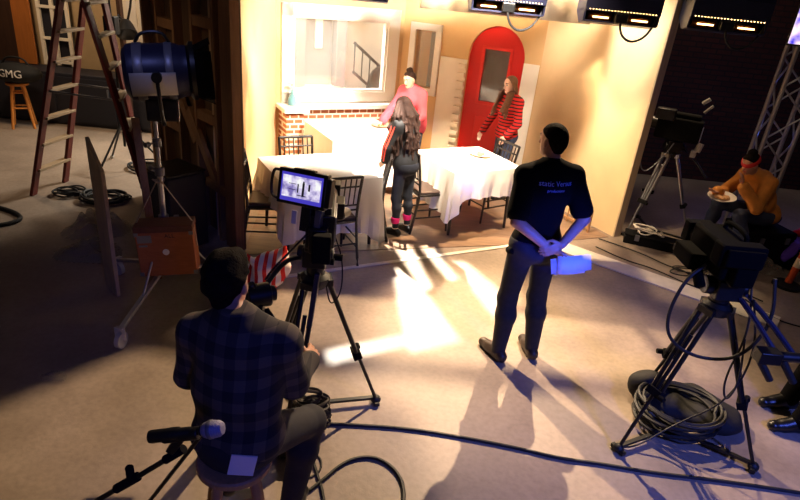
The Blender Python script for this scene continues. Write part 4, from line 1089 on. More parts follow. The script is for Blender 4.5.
# ------------------------------------------------------------------ right foreground camera on tripod
tr_, cR = tripod('large black camera tripod at the right foreground', (1.90, 3.05), ((1.49, 2.83), (2.32, 2.79), (1.90, 3.53)), 1.0)
mb = MB(); mb.cyl(cR+Z*1.02, cR+Z*1.08, .055); mb.box(cR+Z*1.12, (.15, .16, .12)); mb.cyl(cR+Z*1.12-V((.12, 0, 0)), cR+Z*1.12+V((.12, 0, 0)), .055); mb.box(cR+Z*1.19, (.10, .26, .03)); mb.build('fluid_head', 'black', tr_, bevel=.006)
for dx_ in (0, .10):
    mb = MB(); mb.tube([cR+V((.06+dx_*.5, -.05, 1.10)), cR+V((.12+dx_*.8, -.18, 1.02)), cR+V((.20+dx_, -.34, .90))], .016, smooth=1); mb.build('pan_bar', 'lamphouse', tr_)
mb = MB(); mb.cyl(cR+V((.08, -.36, .90)), cR+V((.52, -.34, .90)), .028); mb.box(cR+V((.14, -.36, .90)), (.12, .08, .07)); mb.ell(cR+V((.42, -.36, .92)), (.05, .05, .045)); mb.build('control_bar', 'black', tr_, bevel=.004)
for k in range(3):
    p = cR+V((.10+.13*k, -.36, .88)); mb = MB(); mb.cyl(p, p+V((.085, -.03, -.115)), .021, .019); mb.build('grip', 'rubber', tr_)
cr = thing('studio_camera', 'black broadcast camera under a dark cover on the right foreground tripod', 'camera', tuple(cR+Z*1.205))
Rr = Matrix.Rotation(math.radians(2), 3, 'Z'); o = cR+V((-.05, .06, 1.31))
camera_body(cr, o, Rr, [
    ('body', 'cover', [('b', (0, 0, 0), (.19, .40, .20)), ('b', (.12, -.02, -.02), (.06, .26, .14))], .02),
    ('lens', 'cover', [('c', (0, .20, 0), (0, .28, 0), .07), ('b', (0, .30, 0), (.16, .08, .13))], .01),
    ('viewfinder', 'cover', [('b', (-.03, -.20, .07), (.25, .10, .13)), ('b', (-.03, -.26, .07), (.21, .04, .10))], .012),
    ('battery', 'cover', [('b', (.02, -.22, -.04), (.12, .07, .13))], .01),
    ('side_bracket', 'cover', [('b', (-.15, .05, -.06), (.09, .22, .10)), ('c', (-.14, -.05, -.1), (-.14, -.14, -.17), .03)], .01),
    ('top_handle', 'cover', [('t', [(.05, -.1, .09), (.05, -.1, .15), (.05, .12, .15), (.05, .13, .09)], .014)], 0)])
mb = MB(); mb.tube([o+V((-.12, -.1, -.05)), o+V((-.22, -.12, -.15)), o+V((-.27, -.15, -.40)), o+V((-.2, -.18, -.55)), o+V((.0, -.2, -.62)), o+V((.18, -.25, -.55)), o+V((.27, -.25, -.3)), o+V((.22, -.2, -.05))], .010, smooth=3); mb.tube([o+V((.16, -.1, -.1)), o+V((.2, -.2, -.4)), o+V((.12, -.26, -.7)), o+V((.17, -.28, -.86)), o+V((.22, -.26, -.72)), o+V((.19, -.2, -.45))], .006, smooth=3); mb.build('camera_lead', 'rubber', cr)
coil('cable_coil', 'large dark cable coil under the right foreground tripod', (1.98, 3.17, 0), .25, 13, .012, 'rubber', 9, .85, .16)
pr = [elli((2.08, 3.36, .04), (.30, .18, .10), k=.05), elli((2.25, 3.22, .05), (.2, .16, .09), k=.05), elli((1.85, 3.42, .1), (.12, .10, .12), k=.05)]
sk = sdf_obj('cable_bag', pr, .012, 'sack', None, shake=crumple(.01, 26, 2.), cuts=[((0, 0, .004), (0, 0, -1))]); tag(sk, 'dark cloth bag on the floor behind the coil under the right tripod', 'bag')
cable('thin cable sweeping from the right tripod foot up past its legs', [(1.517, 2.864), (1.62, 2.86, .03), (1.85, 2.95, .16), (2.05, 2.85, .45), (2.1, 2.86, .8), (2.03, 2.95, 1.1)], .006)
cable('thin dark cable lying on the floor right of the right tripod', [(3.445, 5.130), (3.520, 4.808), (3.724, 4.674), (4.058, 4.619)], .007)

# ------------------------------------------------------------------ second camera by the brick wall
t2, c2 = tripod('pale-legged camera tripod by the dark brick wall', (3.02, 6.72), ((2.67, 6.50), (3.42, 6.48), (3.04, 7.2)), 1.02, m='steel')
mb = MB(); mb.box(c2+Z*1.09, (.16, .14, .14)); mb.cyl(c2+Z*1.09-V((.1, 0, 0)), c2+Z*1.09+V((.12, 0, 0)), .05); mb.build('fluid_head', 'black', t2, bevel=.006)
mb = MB(); mb.tube([c2+V((.1, 0, 1.09)), c2+V((.28, -.1, .95)), c2+V((.40, -.18, .80))], .013); mb.build('pan_bar', 'black', t2)
c2m = thing('studio_camera', 'dark camera with a small white label on the pale-legged tripod by the brick wall', 'camera', tuple(c2+Z*1.165))
R2 = Matrix.Rotation(math.radians(62), 3, 'Z'); o = c2+V((.0, -.02, 1.30))
camera_body(c2m, o, R2, [
    ('body', 'blackmatte', [('b', (0, 0, 0), (.20, .48, .25)), ('b', (0, -.05, .15), (.12, .3, .06))], .02),
    ('lens', 'black', [('c', (0, .22, .02), (0, .40, .02), .07), ('b', (0, .45, .02), (.18, .12, .15))], .008),
    ('viewfinder', 'black', [('b', (-.14, .16, .16), (.12, .2, .12))], .01),
    ('top_microphone', 'lampwhite', [('c', (.08, -.16, .30), (.08, -.22, .36), .022), ('c', (.10, -.2, .2), (.1, -.27, .29), .016)], 0),
    ('label', 'paper', [('b', (-.02, -.245, -.02), (.1, .006, .16))], .001),
    ('rear_control', 'lampwhite', [('c', (.0, -.25, -.22), (.02, -.27, -.12), .035), ('b', (.06, -.22, -.26), (.06, .06, .08))], .006)])
mb = MB(); mb.tube([o+R2 @ V((-.1, .3, -.05)), o+V((-.4, -.1, -.35)), o+V((-.3, -.12, -.55)), o+V((-.12, -.1, -.3)), o+V((-.05, -.1, -.15))], .007, smooth=3); mb.build('camera_lead', 'greymetal', c2m)

# ------------------------------------------------------------------ truss, screen, clutter at right
ts = thing('lighting_truss', 'upright aluminium lattice truss at the right edge', 'truss', (4.32, 6.80, 0))
TC = [V((4.32, 6.66, 0)), V((4.02, 6.72, 0)), V((4.08, 7.02, 0)), V((4.38, 6.96, 0))]
for p in TC:
    mb = MB(); mb.cyl(p+Z*.03, p+Z*4.0, .025); mb.build('chord', 'alu', ts)
for k in range(4):
    a, b = TC[k], TC[(k+1) % 4]
    mb = MB()
    for i in range(13):
        z = .12+i*.29; mb.cyl(a+Z*z if i % 2 else b+Z*z, b+Z*(z+.29) if i % 2 else a+Z*(z+.29), .011, n=8)
    mb.build('lattice', 'alu', ts)
mb = MB(); mb.box((sum((p.x for p in TC))/4, sum((p.y for p in TC))/4, .015), (.55, .55, .03), .2); mb.build('base_plate', 'greymetal', ts, smooth=False)
tv = thing('screen_monitor', 'glowing screen hanging at the top right corner above the truss', 'monitor', (3.98, 6.2, 2.3))
RT_ = Matrix(basis((-.5, -.85, -.10), (0, 0, 1)).tolist()); ot = V((3.93, 6.2, 2.50))
camera_body(tv, ot, RT_, [('case', 'black', [('b', (0, -.02, 0), (.62, .05, .40))], .01), ('screen', 'tv', [('b', (0, .008, .0), (.58, .006, .36))], 0)])
mb = MB(); mb.cyl(ot+RT_ @ V((.1, -.04, 0)), (4.03, 6.71, 2.42), .025); mb.box((4.03, 6.71, 2.42), (.09, .09, .12)); mb.build('bracket', 'black', tv)
def case(name, label, c, size, rz, m='blackmatte', z0=0.):
    t = thing(name, label, 'case', (c[0], c[1], z0), rz); W[t.name] = Matrix.Translation((c[0], c[1], z0)) @ Matrix.Rotation(rz, 4, 'Z'); sx, sy, sz = size
    mb = MB(); mb.box((0, 0, sz*.4), (sx, sy, sz*.8)); mb.build('shell', m, t, local=True, bevel=.012, smooth=False)
    mb = MB(); mb.box((0, 0, sz*.9), (sx*1.01, sy*1.01, sz*.19)); mb.build('lid', m, t, local=True, bevel=.012, smooth=False)
    mb = MB()
    for k in (-1, 1): mb.box((k*sx*.3, -sy/2-.008, sz*.78), (.05, .016, .07))
    mb.build('latch', 'greymetal', t, local=True, smooth=False); return t
case('flight_case', 'black flight case the person in the ochre jacket sits on', (4.02, 6.20, 0), (.56, .46, .42), .25)
case('flight_case', 'low black flight case in front of the seated person with the red headband', (3.42, 6.02, 0), (.50, .34, .30), -.35)
case('flight_case', 'long flat black case under the white cable tangle by the brick wall', (2.95, 6.28, 0), (.70, .20, .12), -.35)
def tangle(name, label, c, r, n, tr, m, seed, h=.1):
    rnd = random.Random(seed); pts = [V((c[0]+rnd.uniform(-r, r), c[1]+rnd.uniform(-r*.6, r*.6), c[2]+tr+rnd.uniform(0, h))) for _ in range(n)]
    mb = MB(); mb.tube(pts, tr, n=6, smooth=3); o = mb.build(name, m); tag(o, label, 'cable'); return o
tangle('cable_tangle', 'tangle of white cables lying on the long flat case', (2.85, 6.32, .12), .22, 26, .008, 'whitecable', 1)
tangle('cable_tangle', 'dark cable tangle on the pale floor strip', (3.05, 5.55, .014), .26, 18, .007, 'rubber', 2, .03)
tangle('cable_tangle', 'dark cable tangle on the floor between the cases', (3.35, 5.68, .0), .25, 22, .009, 'rubber', 3, .10)
cable('thin dark cable along the pale strip of floor', [(2.2, 6.05, .02), (2.45, 5.75, .02), (2.7, 5.62, .02), (2.95, 5.3, .02), (3.2, 5.15, .02)], .007)
cable('second dark cable from the wall foot along the pale strip', [(2.3, 6.3, .02), (2.7, 6.0, .02), (2.9, 5.7, .02), (3.3, 5.45, .02), (3.6, 5.1, .02)], .007)
plastic('plastic_bag', 'shiny clear plastic bag on the floor beside the orange post', (4.05, 5.90, 0), .20, .15, .16, 7)
o = None
po = thing('barrier_post', 'leaning orange barrier post at the right edge', 'post', (4.15, 5.55, 0))
mb = MB(); mb.cyl((4.09, 5.55, .02), (4.24, 5.62, .95), .035); mb.build('shaft', 'orangepost', po)
mb = MB(); mb.cyl((4.122, 5.565, .22), (4.138, 5.572, .32), .0365); mb.build('pale_band', 'muslin', po)
mb = MB(); mb.lathe([(0, 0), (.14, 0), (.14, .03), (.04, .05), (0, .05)], (4.09, 5.55, 0)); mb.build('base', 'rubber', po)
case('flight_case', 'dark case under the purple cloth behind the orange post', (4.50, 6.14, 0), (.36, .34, .26), .2)
pr = [elli((4.44, 6.08, .285), (.16, .12, .05), k=.05), elli((4.52, 6.15, .30), (.12, .11, .06), k=.05), rcone((4.34, 6.0, .26), (4.22, 5.93, .16), .06, .035)]
pc = sdf_obj('purple_cloth', pr, .012, 'purplecloth', None, shake=crumple(.012, 30, 3.)); tag(pc, 'purple cloth draped on the case behind the orange post', 'cloth')
pr = [elli((4.46, 6.16, .395), (.09, .06, .05), k=.05), elli((4.54, 6.2, .39), (.08, .07, .05), k=.05)]
pc = sdf_obj('red_cloth', pr, .012, 'redcloth', None, shake=crumple(.01, 30, 4.)); tag(pc, 'small bright red cloth lying above the purple cloth', 'cloth')

# ------------------------------------------------------------------ hanging set lamps
def hang_lamp(label, loc, rz=0, sc=1., cable_=True):
    t = thing('hanging_lamp', label, 'lamp', loc, rz); t.scale = (sc, sc, sc)
    prof = [(-.15, .0), (.02, -.02), (.19, .06), (.19, .30), (-.10, .34), (-.17, .22)]
    T = lambda x, y, z: V((x, y, z))
    mb = MB()
    for k in (-1, 1): mb.prism([(a, b) for a, b in prof], T(k*.28-.006, 0, 0), V((0, 1, 0)), Z, V((1, 0, 0)), .012)
    for (a, b) in (((.02, -.02), (.19, .06)), ((.19, .06), (.19, .30)), ((.19, .30), (-.10, .34)), ((-.10, .34), (-.17, .22)), ((-.17, .22), (-.165, .075))):
        p0 = V((0, *a)); p1 = V((0, *b)); mb.bar(p0, p1, .57, .010, up=V((0, -(p1-p0).z, (p1-p0).y)))
    mb.bar((0, -.15, .0), (0, .02, -.02), .56, .012, up=V((0, .02, .17)))
    mb.build('housing', 'lamphouse' if rz != .01 else 'black', t, local=True, smooth=False)
    mb = MB()
    for k in range(22): mb.box((-.25+.0238*k, -.168, .085), (.007, .010, .006))
    mb.build('vent_slots', 'glow', t, local=True, smooth=False)
    for k in (-1, 1):
        mb = MB(); n = 8
        vs = []
        for i in range(n+1):
            a = -1.1+2.2*i/n; vs += [V((k*.15-.095, -.10+.09*(1-math.cos(a)), .035+.035*math.sin(a))), V((k*.15+.095, -.10+.09*(1-math.cos(a)), .035+.035*math.sin(a)))]
        mb.add(vs, [(2*i, 2*i+1, 2*i+3, 2*i+2) for i in range(n)]); mb.build('reflector', 'copper', t, local=True, solid=.003)
        mb = MB(); mb.cyl((k*.15-.06, -.125, .03), (k*.15+.06, -.125, .03), .006); mb.build('tube', 'glow', t, local=True)
    mb = MB(); mb.box((0, -.14, .035), (.10, .07, .075)); mb.build('lamp_holder', 'black', t, local=True, bevel=.01, smooth=False)
    mb = MB(); mb.bar((-.31, 0, .18), (-.31, 0, .55), .03, .008, up=V((1, 0, 0))); mb.bar((.31, 0, .18), (.31, 0, .55), .03, .008, up=V((1, 0, 0))); mb.bar((-.31, 0, .55), (.31, 0, .55), .03, .008); mb.cyl((0, 0, .55), (0, 0, .86), .016); mb.build('yoke', 'black', t, local=True, smooth=False)
    if cable_:
        mb = MB(); mb.tube([(0.0, -.16, .03), (.0, -.17, -.03), (.04, -.17, -.10), (.12, -.16, -.13), (.22, -.14, -.08), (.29, -.1, .06), (.30, -.05, .3), (.15, 0, .6)], .009, smooth=3); mb.build('power_lead', 'rubber', t, local=True)
    return t
LZ = 2.335
hang_lamp('hanging lamp with two glowing tubes, directly above the red door', (.786, 6.2, 2.355), .04, 1.23)
hang_lamp('hanging lamp with two glowing tubes in front of the cream right wall top', (1.88, 6.2, 2.357), -.06, 1.23)
hang_lamp('hanging lamp with a dark housing in front of the dark brick wall', (2.90, 6.2, 2.386), -.15, 1.23)
hl = hang_lamp('dark hanging lamp whose lower edge just shows above the big window', (-.60, 5.3, 2.375), .1, cable_=False)
pipe = thing('lighting_pipe', 'second overhead steel pipe carrying the lamp above the big window', 'pipe', (0, 5.3, 3.26))
mb = MB(); mb.cyl((-3.5, 5.3, 3.29), (2.5, 5.3, 3.29), .02); mb.build('tube', 'steel', pipe)
for x in (-3.2, 2.3):
    mb = MB(); mb.cyl((x, 5.3, 3.29), (x, 5.3, 4.4), .015); mb.build('hanger', 'steel', pipe)
pipe = thing('lighting_pipe', 'overhead steel pipe carrying the three lamps along the set front', 'pipe', (1, 6.2, 3.40))
mb = MB(); mb.cyl((-3.5, 6.2, 3.43), (6.5, 6.2, 3.43), .025); mb.build('tube', 'steel', pipe)
for x in (-3.2, 6.2):
    mb = MB(); mb.cyl((x, 6.2, 3.43), (x, 6.2, 4.4), .015); mb.build('hanger', 'steel', pipe)
# ------------------------------------------------------------------ people
def mk(base, fwd, right):
    b, f, r = A_(*base), nrm(A_(*fwd, 0)), nrm(A_(*right, 0)); return lambda a, c, z: b+f*a+r*c+A_(0, 0, z)
def face(fwd): f = nrm(A_(*fwd, 0)); return f, A_(f[1], -f[0], 0)
UPZ = A_(0, 0, 1)
def shoes(root, g, m, s=1.):
    for i in (0, 2): sdf_obj('shoe', grow(g['FT'][i:i+2], .009*s) if 'FT' in g else [], .007, m, root)
def add_ft(g, J, s):
    out = []
    for c in 'LR':
        an, to = J['an'+c], J['toe'+c]; heel = an-nrm((to-an)*A_(1, 1, 0))*.045*s; heel[2] = to[2]+.012*s
        out += [rcone(heel, to, .036*s, .030*s, .03), rcone(an, to*.55+an*.45-A_(0, 0, .01*s), .036*s, .032*s, .03)]
    g['FT'] = out
def shirt(root, name, g, m, s, sleeve=1., fore=0., d=.013, hem=None, extra=(), neckcut=None, paint=None, h=.008, flare=.006):
    P = grow(g['T'], d)+[cutcone(p, sleeve, d, .03, flare if fore == 0 else 0) for p in g['UA']]
    if fore: P += [cutcone(p, fore, d, .02, .004) for p in g['FA']]
    cuts = []
    if hem is not None: cuts.append((hem[0], hem[1]))
    return sdf_obj(name, P+list(extra), h, m, root, cuts=cuts, paint=paint)
def trousers(root, name, g, m, d=.012, top=None, h=.008, cf=.016):
    return sdf_obj(name, grow(g['TH'], d)+grow(g['CF'], cf)+[grow([g['T'][0]], d)[0]], h, m, root, cuts=[top] if top else [])

# ---- man in the black T-shirt
fw, rt_ = face((-.30, .95)); X1_ = mk((.95, 3.78, 0), (-.30, .95), (.95, .30)); X = lambda a, c, z: X1_(a, c, z*1.018)
R_ = thing('person', 'man standing in black T-shirt with blue back print, hands behind his back holding papers', 'person', (.95, 3.78, 0))
J = dict(pelvis=X(0, 0, .95), neck=X(.01, 0, 1.50), head=X(.05, 0, 1.655), hf=nrm(fw*.93-rt_*.36-UPZ*.05), hu=UPZ, tf=fw,
         shL=X(0, -.185, 1.435), shR=X(0, .185, 1.435), elL=X(-.13, -.25, 1.16), elR=X(-.13, .25, 1.17), wrL=X(-.215, .0, .985), wrR=X(-.235, .055, 1.035),
         hipL=X(0, -.095, .93), hipR=X(0, .095, .93), knL=X(.02, -.125, .50), knR=X(.02, .115, .50), anL=X(-.03, -.145, .085), anR=X(-.03, .135, .085), toeL=X(.15, -.185, .034), toeR=X(.15, .16, .034))
g = human(R_, J, 1., 'skintan', dict(L=(rt_*.9-UPZ*.30-fw*.15, -fw*.4-UPZ*.6, fw*.3+UPZ), R=(-rt_*.85-UPZ*.45, fw*.9, UPZ)), h=.006); add_ft(g, J, 1.)
hc, hb = g['hc'], g['hb']
sdf_obj('hair', [elli(hc+UPZ*.025-hb[:, 1]*.009, A_(.079, .099, .092), hb, .02), rcone(hc-hb[:, 1]*.055-UPZ*.02, hc-hb[:, 1]*.045-UPZ*.06, .048, .040, .03)], .005, 'hairdark', R_, cuts=[[(hc+UPZ*.025, hb[:, 1]*.5-hb[:, 2]*.87), (hc-hb[:, 1]*.022, hb[:, 1]*.96-hb[:, 2]*.28)], (hc-UPZ*.078, -hb[:, 2]), (hc+UPZ*.06+hb[:, 1]*.07, hb[:, 1]*.8-hb[:, 2]*.6)])
tee = shirt(R_, 't_shirt', g, 'tee', 1., sleeve=.78, d=.014, hem=(X(0, 0, .84), (0, 0, -1)), flare=.020, extra=[elli(X(0, 0, .95), A_(.175, .125, .16), g['tb'], .05)])
trousers(R_, 'trousers', g, 'jean_dark', d=.010, top=(X(0, 0, .99), (0, 0, 1)))
sdf_obj('belt_pouch', [rcone(X(-.02, -.18, .90), X(.03, -.175, .88), .03, .03)], .008, 'blackmatte', R_)
shoes(R_, g, 'shoebrown')
bv = BVHTree.FromObject(tee, bpy.context.evaluated_depsgraph_get())
def onback(x, y, z):
    p = X(-.4, x, 1.41+y); inv = W[tee.name].inverted(); o_ = inv @ V(p); hit = bv.ray_cast(o_, V(fw))
    q = hit[0] if hit[0] is not None else o_+V(fw)*.27
    return W[tee.name] @ (q-V(fw)*(.003+z))
text_mb('static Versus', .047, onback, .0004).build('shirt_lettering', 'print', R_, smooth=False)
text_mb('productions', .026, lambda x, y, z: onback(x, y-.044, z), .0004).build('shirt_lettering', 'print', R_, smooth=False)
pp = thing('script_papers', 'folded sheaf of papers held behind the standing man', 'papers', tuple(X(-.26, .13, .90)))
ex = nrm(rt_*.97+UPZ*.14-fw*.1); ez = nrm(UPZ*.95+fw*.30); ez = nrm(ez-ex*(ez@ex)); ey = np.cross(ex, ez)
for k, (sx, sz, off, rl) in enumerate(((.28, .105, 0, 0), (.25, .095, .006, .10), (.20, .125, .012, -.08))):
    mb = MB(); c = X(-.275, .135, .905)+ey*off
    e1 = ex*math.cos(rl)+ez*math.sin(rl); e2 = ez*math.cos(rl)-ex*math.sin(rl); n = 6
    vs = []
    for i in range(n+1):
        t = i/n-.5; 
        for q in (-.5, .5): vs.append(V(c+e1*t*sx+e2*q*sz+ey*.012*math.sin(t*5+k)))
    mb.add(vs, [(2*i, 2*i+1, 2*i+3, 2*i+2) for i in range(n)]); mb.build('sheet', 'paper', pp, solid=.003)

# ---- girl with long dark hair
s = 1.50/1.78
fw, rt_ = face((-.80, .60)); X0_ = mk((-.03, 5.93, 0), (-.80, .60), (.60, .80)); X = lambda a, c, z: X0_(a*s, c*s, z*s)
R_ = thing('person', 'girl with long dark hair in jacket with red sleeve stripes and hot pink ankle cuffs', 'person', (-.03, 5.93, 0))
J = dict(pelvis=X(0, 0, .95), neck=X(.07, 0, 1.48), head=X(.13, 0, 1.63), hf=nrm(fw-UPZ*.2), hu=UPZ, tf=fw,
         shL=X(.06, -.165, 1.42), shR=X(.06, .165, 1.42), elL=X(.12, -.24, 1.16), elR=X(.14, .22, 1.15), wrL=X(.19, -.19, .95), wrR=X(.36, .16, 1.05),
         hipL=X(0, -.09, .93), hipR=X(0, .09, .93), knL=X(.03, -.10, .50), knR=X(.0, .10, .50), anL=X(-.02, -.12, .085), anR=X(-.04, .10, .085), toeL=X(.15, -.15, .034), toeR=X(.13, .12, .034))
g = human(R_, J, s, 'skinfair', dict(L=(fw*.8-UPZ*.6, rt_*.8-UPZ*.2, UPZ*.6+rt_*.5), R=(fw*.9-UPZ*.4, -UPZ, -rt_)), female=True, h=.006); add_ft(g, J, s)
hc, hb = g['hc'], g['hb']; u, f = hb[:, 2], hb[:, 1]
rnd = np.random.RandomState(4)
P = [elli(hc+u*.022-f*.014, A_(.090, .108, .100)*s, hb, .02)]
for k in range(60):
    a = -2.3+4.6*rnd.rand(); d0 = -f*math.cos(a*.8)+hb[:, 0]*math.sin(a*.8)
    p = hc+u*(.06-.06*rnd.rand())*s+d0*.085*s; L_ = (.46+.20*rnd.rand())*s; q = p
    for j in range(5):
        t = (j+1)/5
        n_ = hc+d0*(.115+.07*math.sin(t*2.2)+.025*rnd.randn())*s-UPZ*L_*t+hb[:, 0]*.022*math.sin(t*9+k)*s-f*.05*t*s
        P.append(rcone(q, n_, .019*s*(1-.25*t), .019*s*(1-.3*t), .008)); q = n_
cap = sdf_obj('hair', P, .006, 'hairbrown', R_, cuts=[])
sdf_obj('jacket', grow(g['T'], .020)+grow(g['UA'], .017)+[cutcone(p, .86, .015, .02, .006) for p in g['FA']]+[elli(X(0, 0, .93), A_(.175, .135, .15)*s, g['tb'], .05)], .008, 'jacket', R_, cuts=[(X(0, 0, .78), (0, 0, -1))])
trousers(R_, 'leggings', g, 'jean_dark', d=.010, top=(X(0, 0, .98), (0, 0, 1)), cf=.006)
for c in 'LR':
    a, b = J['an'+c], J['kn'+c]; d = b-a; m_ = a+d*.30
    sdf_obj('ankle_cuff', [rcone(m_-d*.055, m_+d*.055, .052*s, .058*s, .02)], .006, 'pinkhot', R_, cuts=[(m_+d*.10, d), (m_-d*.10, -d)])
for off in (-.017, .017):
    pts = []
    for t in np.linspace(0, 1, 9):
        a = J['shL']*(1-t)+J['elL']*t; pts.append(a-rt_*(.073-.010*t)*s+fw*off*1.1+UPZ*(.012*(1-t)))
    for t in np.linspace(.15, .8, 6):
        a = J['elL']*(1-t)+J['wrL']*t; pts.append(a-rt_*(.062-.012*t)*s+fw*off*.8+UPZ*off*.6)
    mb = MB(); mb.tube([V(p) for p in pts], .0085, n=6, smooth=1); mb.build('sleeve_stripe', 'redstripe', R_)
shoes(R_, g, 'shoe', s)

# ---- woman in pink with her hair in a bun
s = 1.57/1.78
fw, rt_ = face((-.62, -.78)); X0_ = mk((.02, 7.78, 0), (-.62, -.78), (-.78, .62)); X = lambda a, c, z: X0_(a*s, c*s, z*s)
R_ = thing('person', 'woman with hair bun in pink knit top leaning over the table under the window', 'person', (.02, 7.78, 0))
J = dict(pelvis=X(0, 0, .95), neck=X(.14, 0, 1.44), head=X(.22, .0, 1.585), hf=nrm(fw-UPZ*.28), hu=nrm(UPZ+fw*.15), tf=fw,
         shL=X(.11, -.175, 1.38), shR=X(.11, .175, 1.38), elL=X(.18, -.27, 1.10), elR=X(.24, .26, 1.13), wrL=X(.40, -.20, .97), wrR=X(.46, .25, .94),
         hipL=X(0, -.09, .93), hipR=X(0, .09, .93), knL=X(.03, -.10, .50), knR=X(.02, .10, .50), anL=X(-.02, -.11, .085), anR=X(-.02, .11, .085), toeL=X(.15, -.13, .034), toeR=X(.15, .13, .034))
g = human(R_, J, s, 'skinfair', dict(L=(fw-UPZ*.3, -UPZ, rt_), R=(fw*.9+rt_*.3-UPZ*.3, -UPZ, -rt_)), female=True, h=.006); add_ft(g, J, s)
hc, hb = g['hc'], g['hb']; u, f = hb[:, 2], hb[:, 1]
sdf_obj('hair', [elli(hc+u*.028*s-f*.012*s, A_(.081, .100, .094)*s, hb, .02), elli(hc+u*.128*s-f*.025*s, A_(.050, .050, .036)*s, hb, .012), rcone(hc-f*.07*s-u*.02*s, hc-f*.06*s-u*.055*s, .045*s, .03*s, .03)], .006, 'hairbrown', R_, cuts=[[(hc+u*.035*s, f*.5-u*.87), (hc-f*.02*s, f*.98-u*.2)], (hc-u*.075*s, -u)], shake=crumple(.003, 90, 1))
sdf_obj('pink_top', grow(g['T'], .024)+grow(g['UA'], .026)+[cutcone(p, .88, .024, .02, .010) for p in g['FA']]+[elli(X(0, 0, .90), A_(.19, .15, .22)*s, g['tb'], .06)], .009, 'pink', R_, cuts=[(X(0, 0, .62), (0, 0, -1))], shake=crumple(.004, 30, 2))
trousers(R_, 'trousers', g, 'jean_blue', d=.010, top=(X(0, 0, .95), (0, 0, 1)))
shoes(R_, g, 'shoe', s)

# ---- woman in the striped sweater
s = 1.60/1.78
fw, rt_ = face((-.86, -.50)); X0_ = mk((1.22, 7.52, 0), (-.86, -.50), (-.50, .86)); X = lambda a, c, z: X0_(a*s, c*s, z*s)
R_ = thing('person', 'woman with long light brown hair in red and black striped sweater beside the red door', 'person', (1.22, 7.52, 0))
J = dict(pelvis=X(0, 0, .95), neck=X(.03, 0, 1.49), head=X(.075, .0, 1.645), hf=nrm(fw-UPZ*.18), hu=nrm(UPZ+fw*.05), tf=fw,
         shL=X(.01, -.165, 1.43), shR=X(.01, .165, 1.43), elL=X(.02, -.24, 1.15), elR=X(.10, .25, 1.16), wrL=X(.14, -.17, .96), wrR=X(.26, .24, .93),
         hipL=X(0, -.09, .93), hipR=X(0, .09, .93), knL=X(.04, -.10, .50), knR=X(.02, .10, .50), anL=X(-.02, -.11, .085), anR=X(-.02, .11, .085), toeL=X(.15, -.13, .034), toeR=X(.15, .13, .034))
g = human(R_, J, s, 'skinfair', dict(L=(fw*.5-UPZ*.8, rt_, fw), R=(fw*.4-UPZ*.9, -rt_, fw)), female=True, h=.006); add_ft(g, J, s)
hc, hb = g['hc'], g['hb']; u, f, r = hb[:, 2], hb[:, 1], hb[:, 0]
P = [elli(hc+u*.028*s-f*.016*s, A_(.082, .100, .094)*s, hb, .02)]
for k in range(44):
    a = -2.25+4.5*rnd.rand(); d0 = -f*math.cos(a)+r*math.sin(a)
    q = hc+u*.04*s+d0*.072*s; L_ = (.34+.12*rnd.rand())*s
    for j in range(4):
        t = (j+1)/4; n_ = hc+d0*(.085+.035*t)*s+u*.04*s-UPZ*L_*t+r*.008*math.sin(t*6+k)+(f*.095*t*t*s if abs(a) > 1.15 else -f*.03*t*s)
        P.append(rcone(q, n_, .019*s, .015*s, .010)); q = n_
full = sdf_obj('hair', P, .006, 'hairlight', R_, cuts=[[(hc+f*.035*s+u*.045*s, f*.96-u*.28), (hc-u*.075*s, u)]])
sdf_obj('sweater', grow(g['T'], .020)+grow(g['UA'], .018)+[cutcone(p, .92, .016, .02, .006) for p in g['FA']]+[elli(X(0, 0, .96), A_(.165, .13, .12)*s, g['tb'], .05)], .008, 'redsweater', R_, cuts=[(X(0, 0, .88), (0, 0, -1))])
trousers(R_, 'jeans', g, 'jean_blue', d=.009, top=(X(0, 0, .97), (0, 0, 1)))
shoes(R_, g, 'shoe', s)

# ---- seated camera operator in plaid
fw, rt_ = face((.22, .97)); s = 1.
R_ = thing('person', 'man seated on a bar stool in dark plaid shirt, seen from behind, working the camera', 'person', (-.62, 1.82, .70))
a = lambda *q: A_(*q)
J = dict(pelvis=a(-0.590, 1.84, .80), neck=a(-0.620, 1.94, 1.285), head=a(-0.665, 2.0, 1.42), hf=nrm(a(.28, .95, -.02)), hu=nrm(a(-.02, .12, 1)), tf=fw,
         shL=a(-0.790, 1.96, 1.19), shR=a(-0.430, 1.92, 1.21), elL=a(-0.860, 2.02, .92), elR=a(-0.400, 2.01, .935), wrL=a(-0.765, 2.24, .97), wrR=a(-0.375, 2.24, .90),
         hipL=a(-0.675, 1.87, .78), hipR=a(-0.500, 1.84, .78), knL=a(-0.695, 2.26, .66), knR=a(-0.350, 2.19, .58), anL=a(-0.735, 2.14, .22), anR=a(-0.425, 2.10, .10), toeL=a(-0.735, 2.30, .17), toeR=a(-0.395, 2.25, .036))
g = human(R_, J, s, 'skintan', dict(L=(a(.35, .9, .05), a(.5, -.2, -.8), a(.4, 0, .9)), R=(a(.1, .95, -.1), a(-.6, 0, -.6), a(-.7, .1, .6))), h=.006); add_ft(g, J, s)
hc, hb = g['hc'], g['hb']; u, f, r = hb[:, 2], hb[:, 1], hb[:, 0]
sdf_obj('hair', [elli(hc+u*.034-f*.014, A_(.087, .106, .100), hb, .02), rcone(hc-f*.055-u*.01, hc-f*.05-u*.055, .060, .046, .03), elli(hc+u*.09+f*.02, A_(.06, .07, .04), hb, .03)], .006, 'hairdark', R_, cuts=[[(hc+u*.025, f*.5-u*.87), (hc-f*.02, f*.98-u*.2)], (hc-u*.082, -u), (hc+u*.05+f*.075, f*.8-u*.6)], shake=crumple(.003, 80, 3))
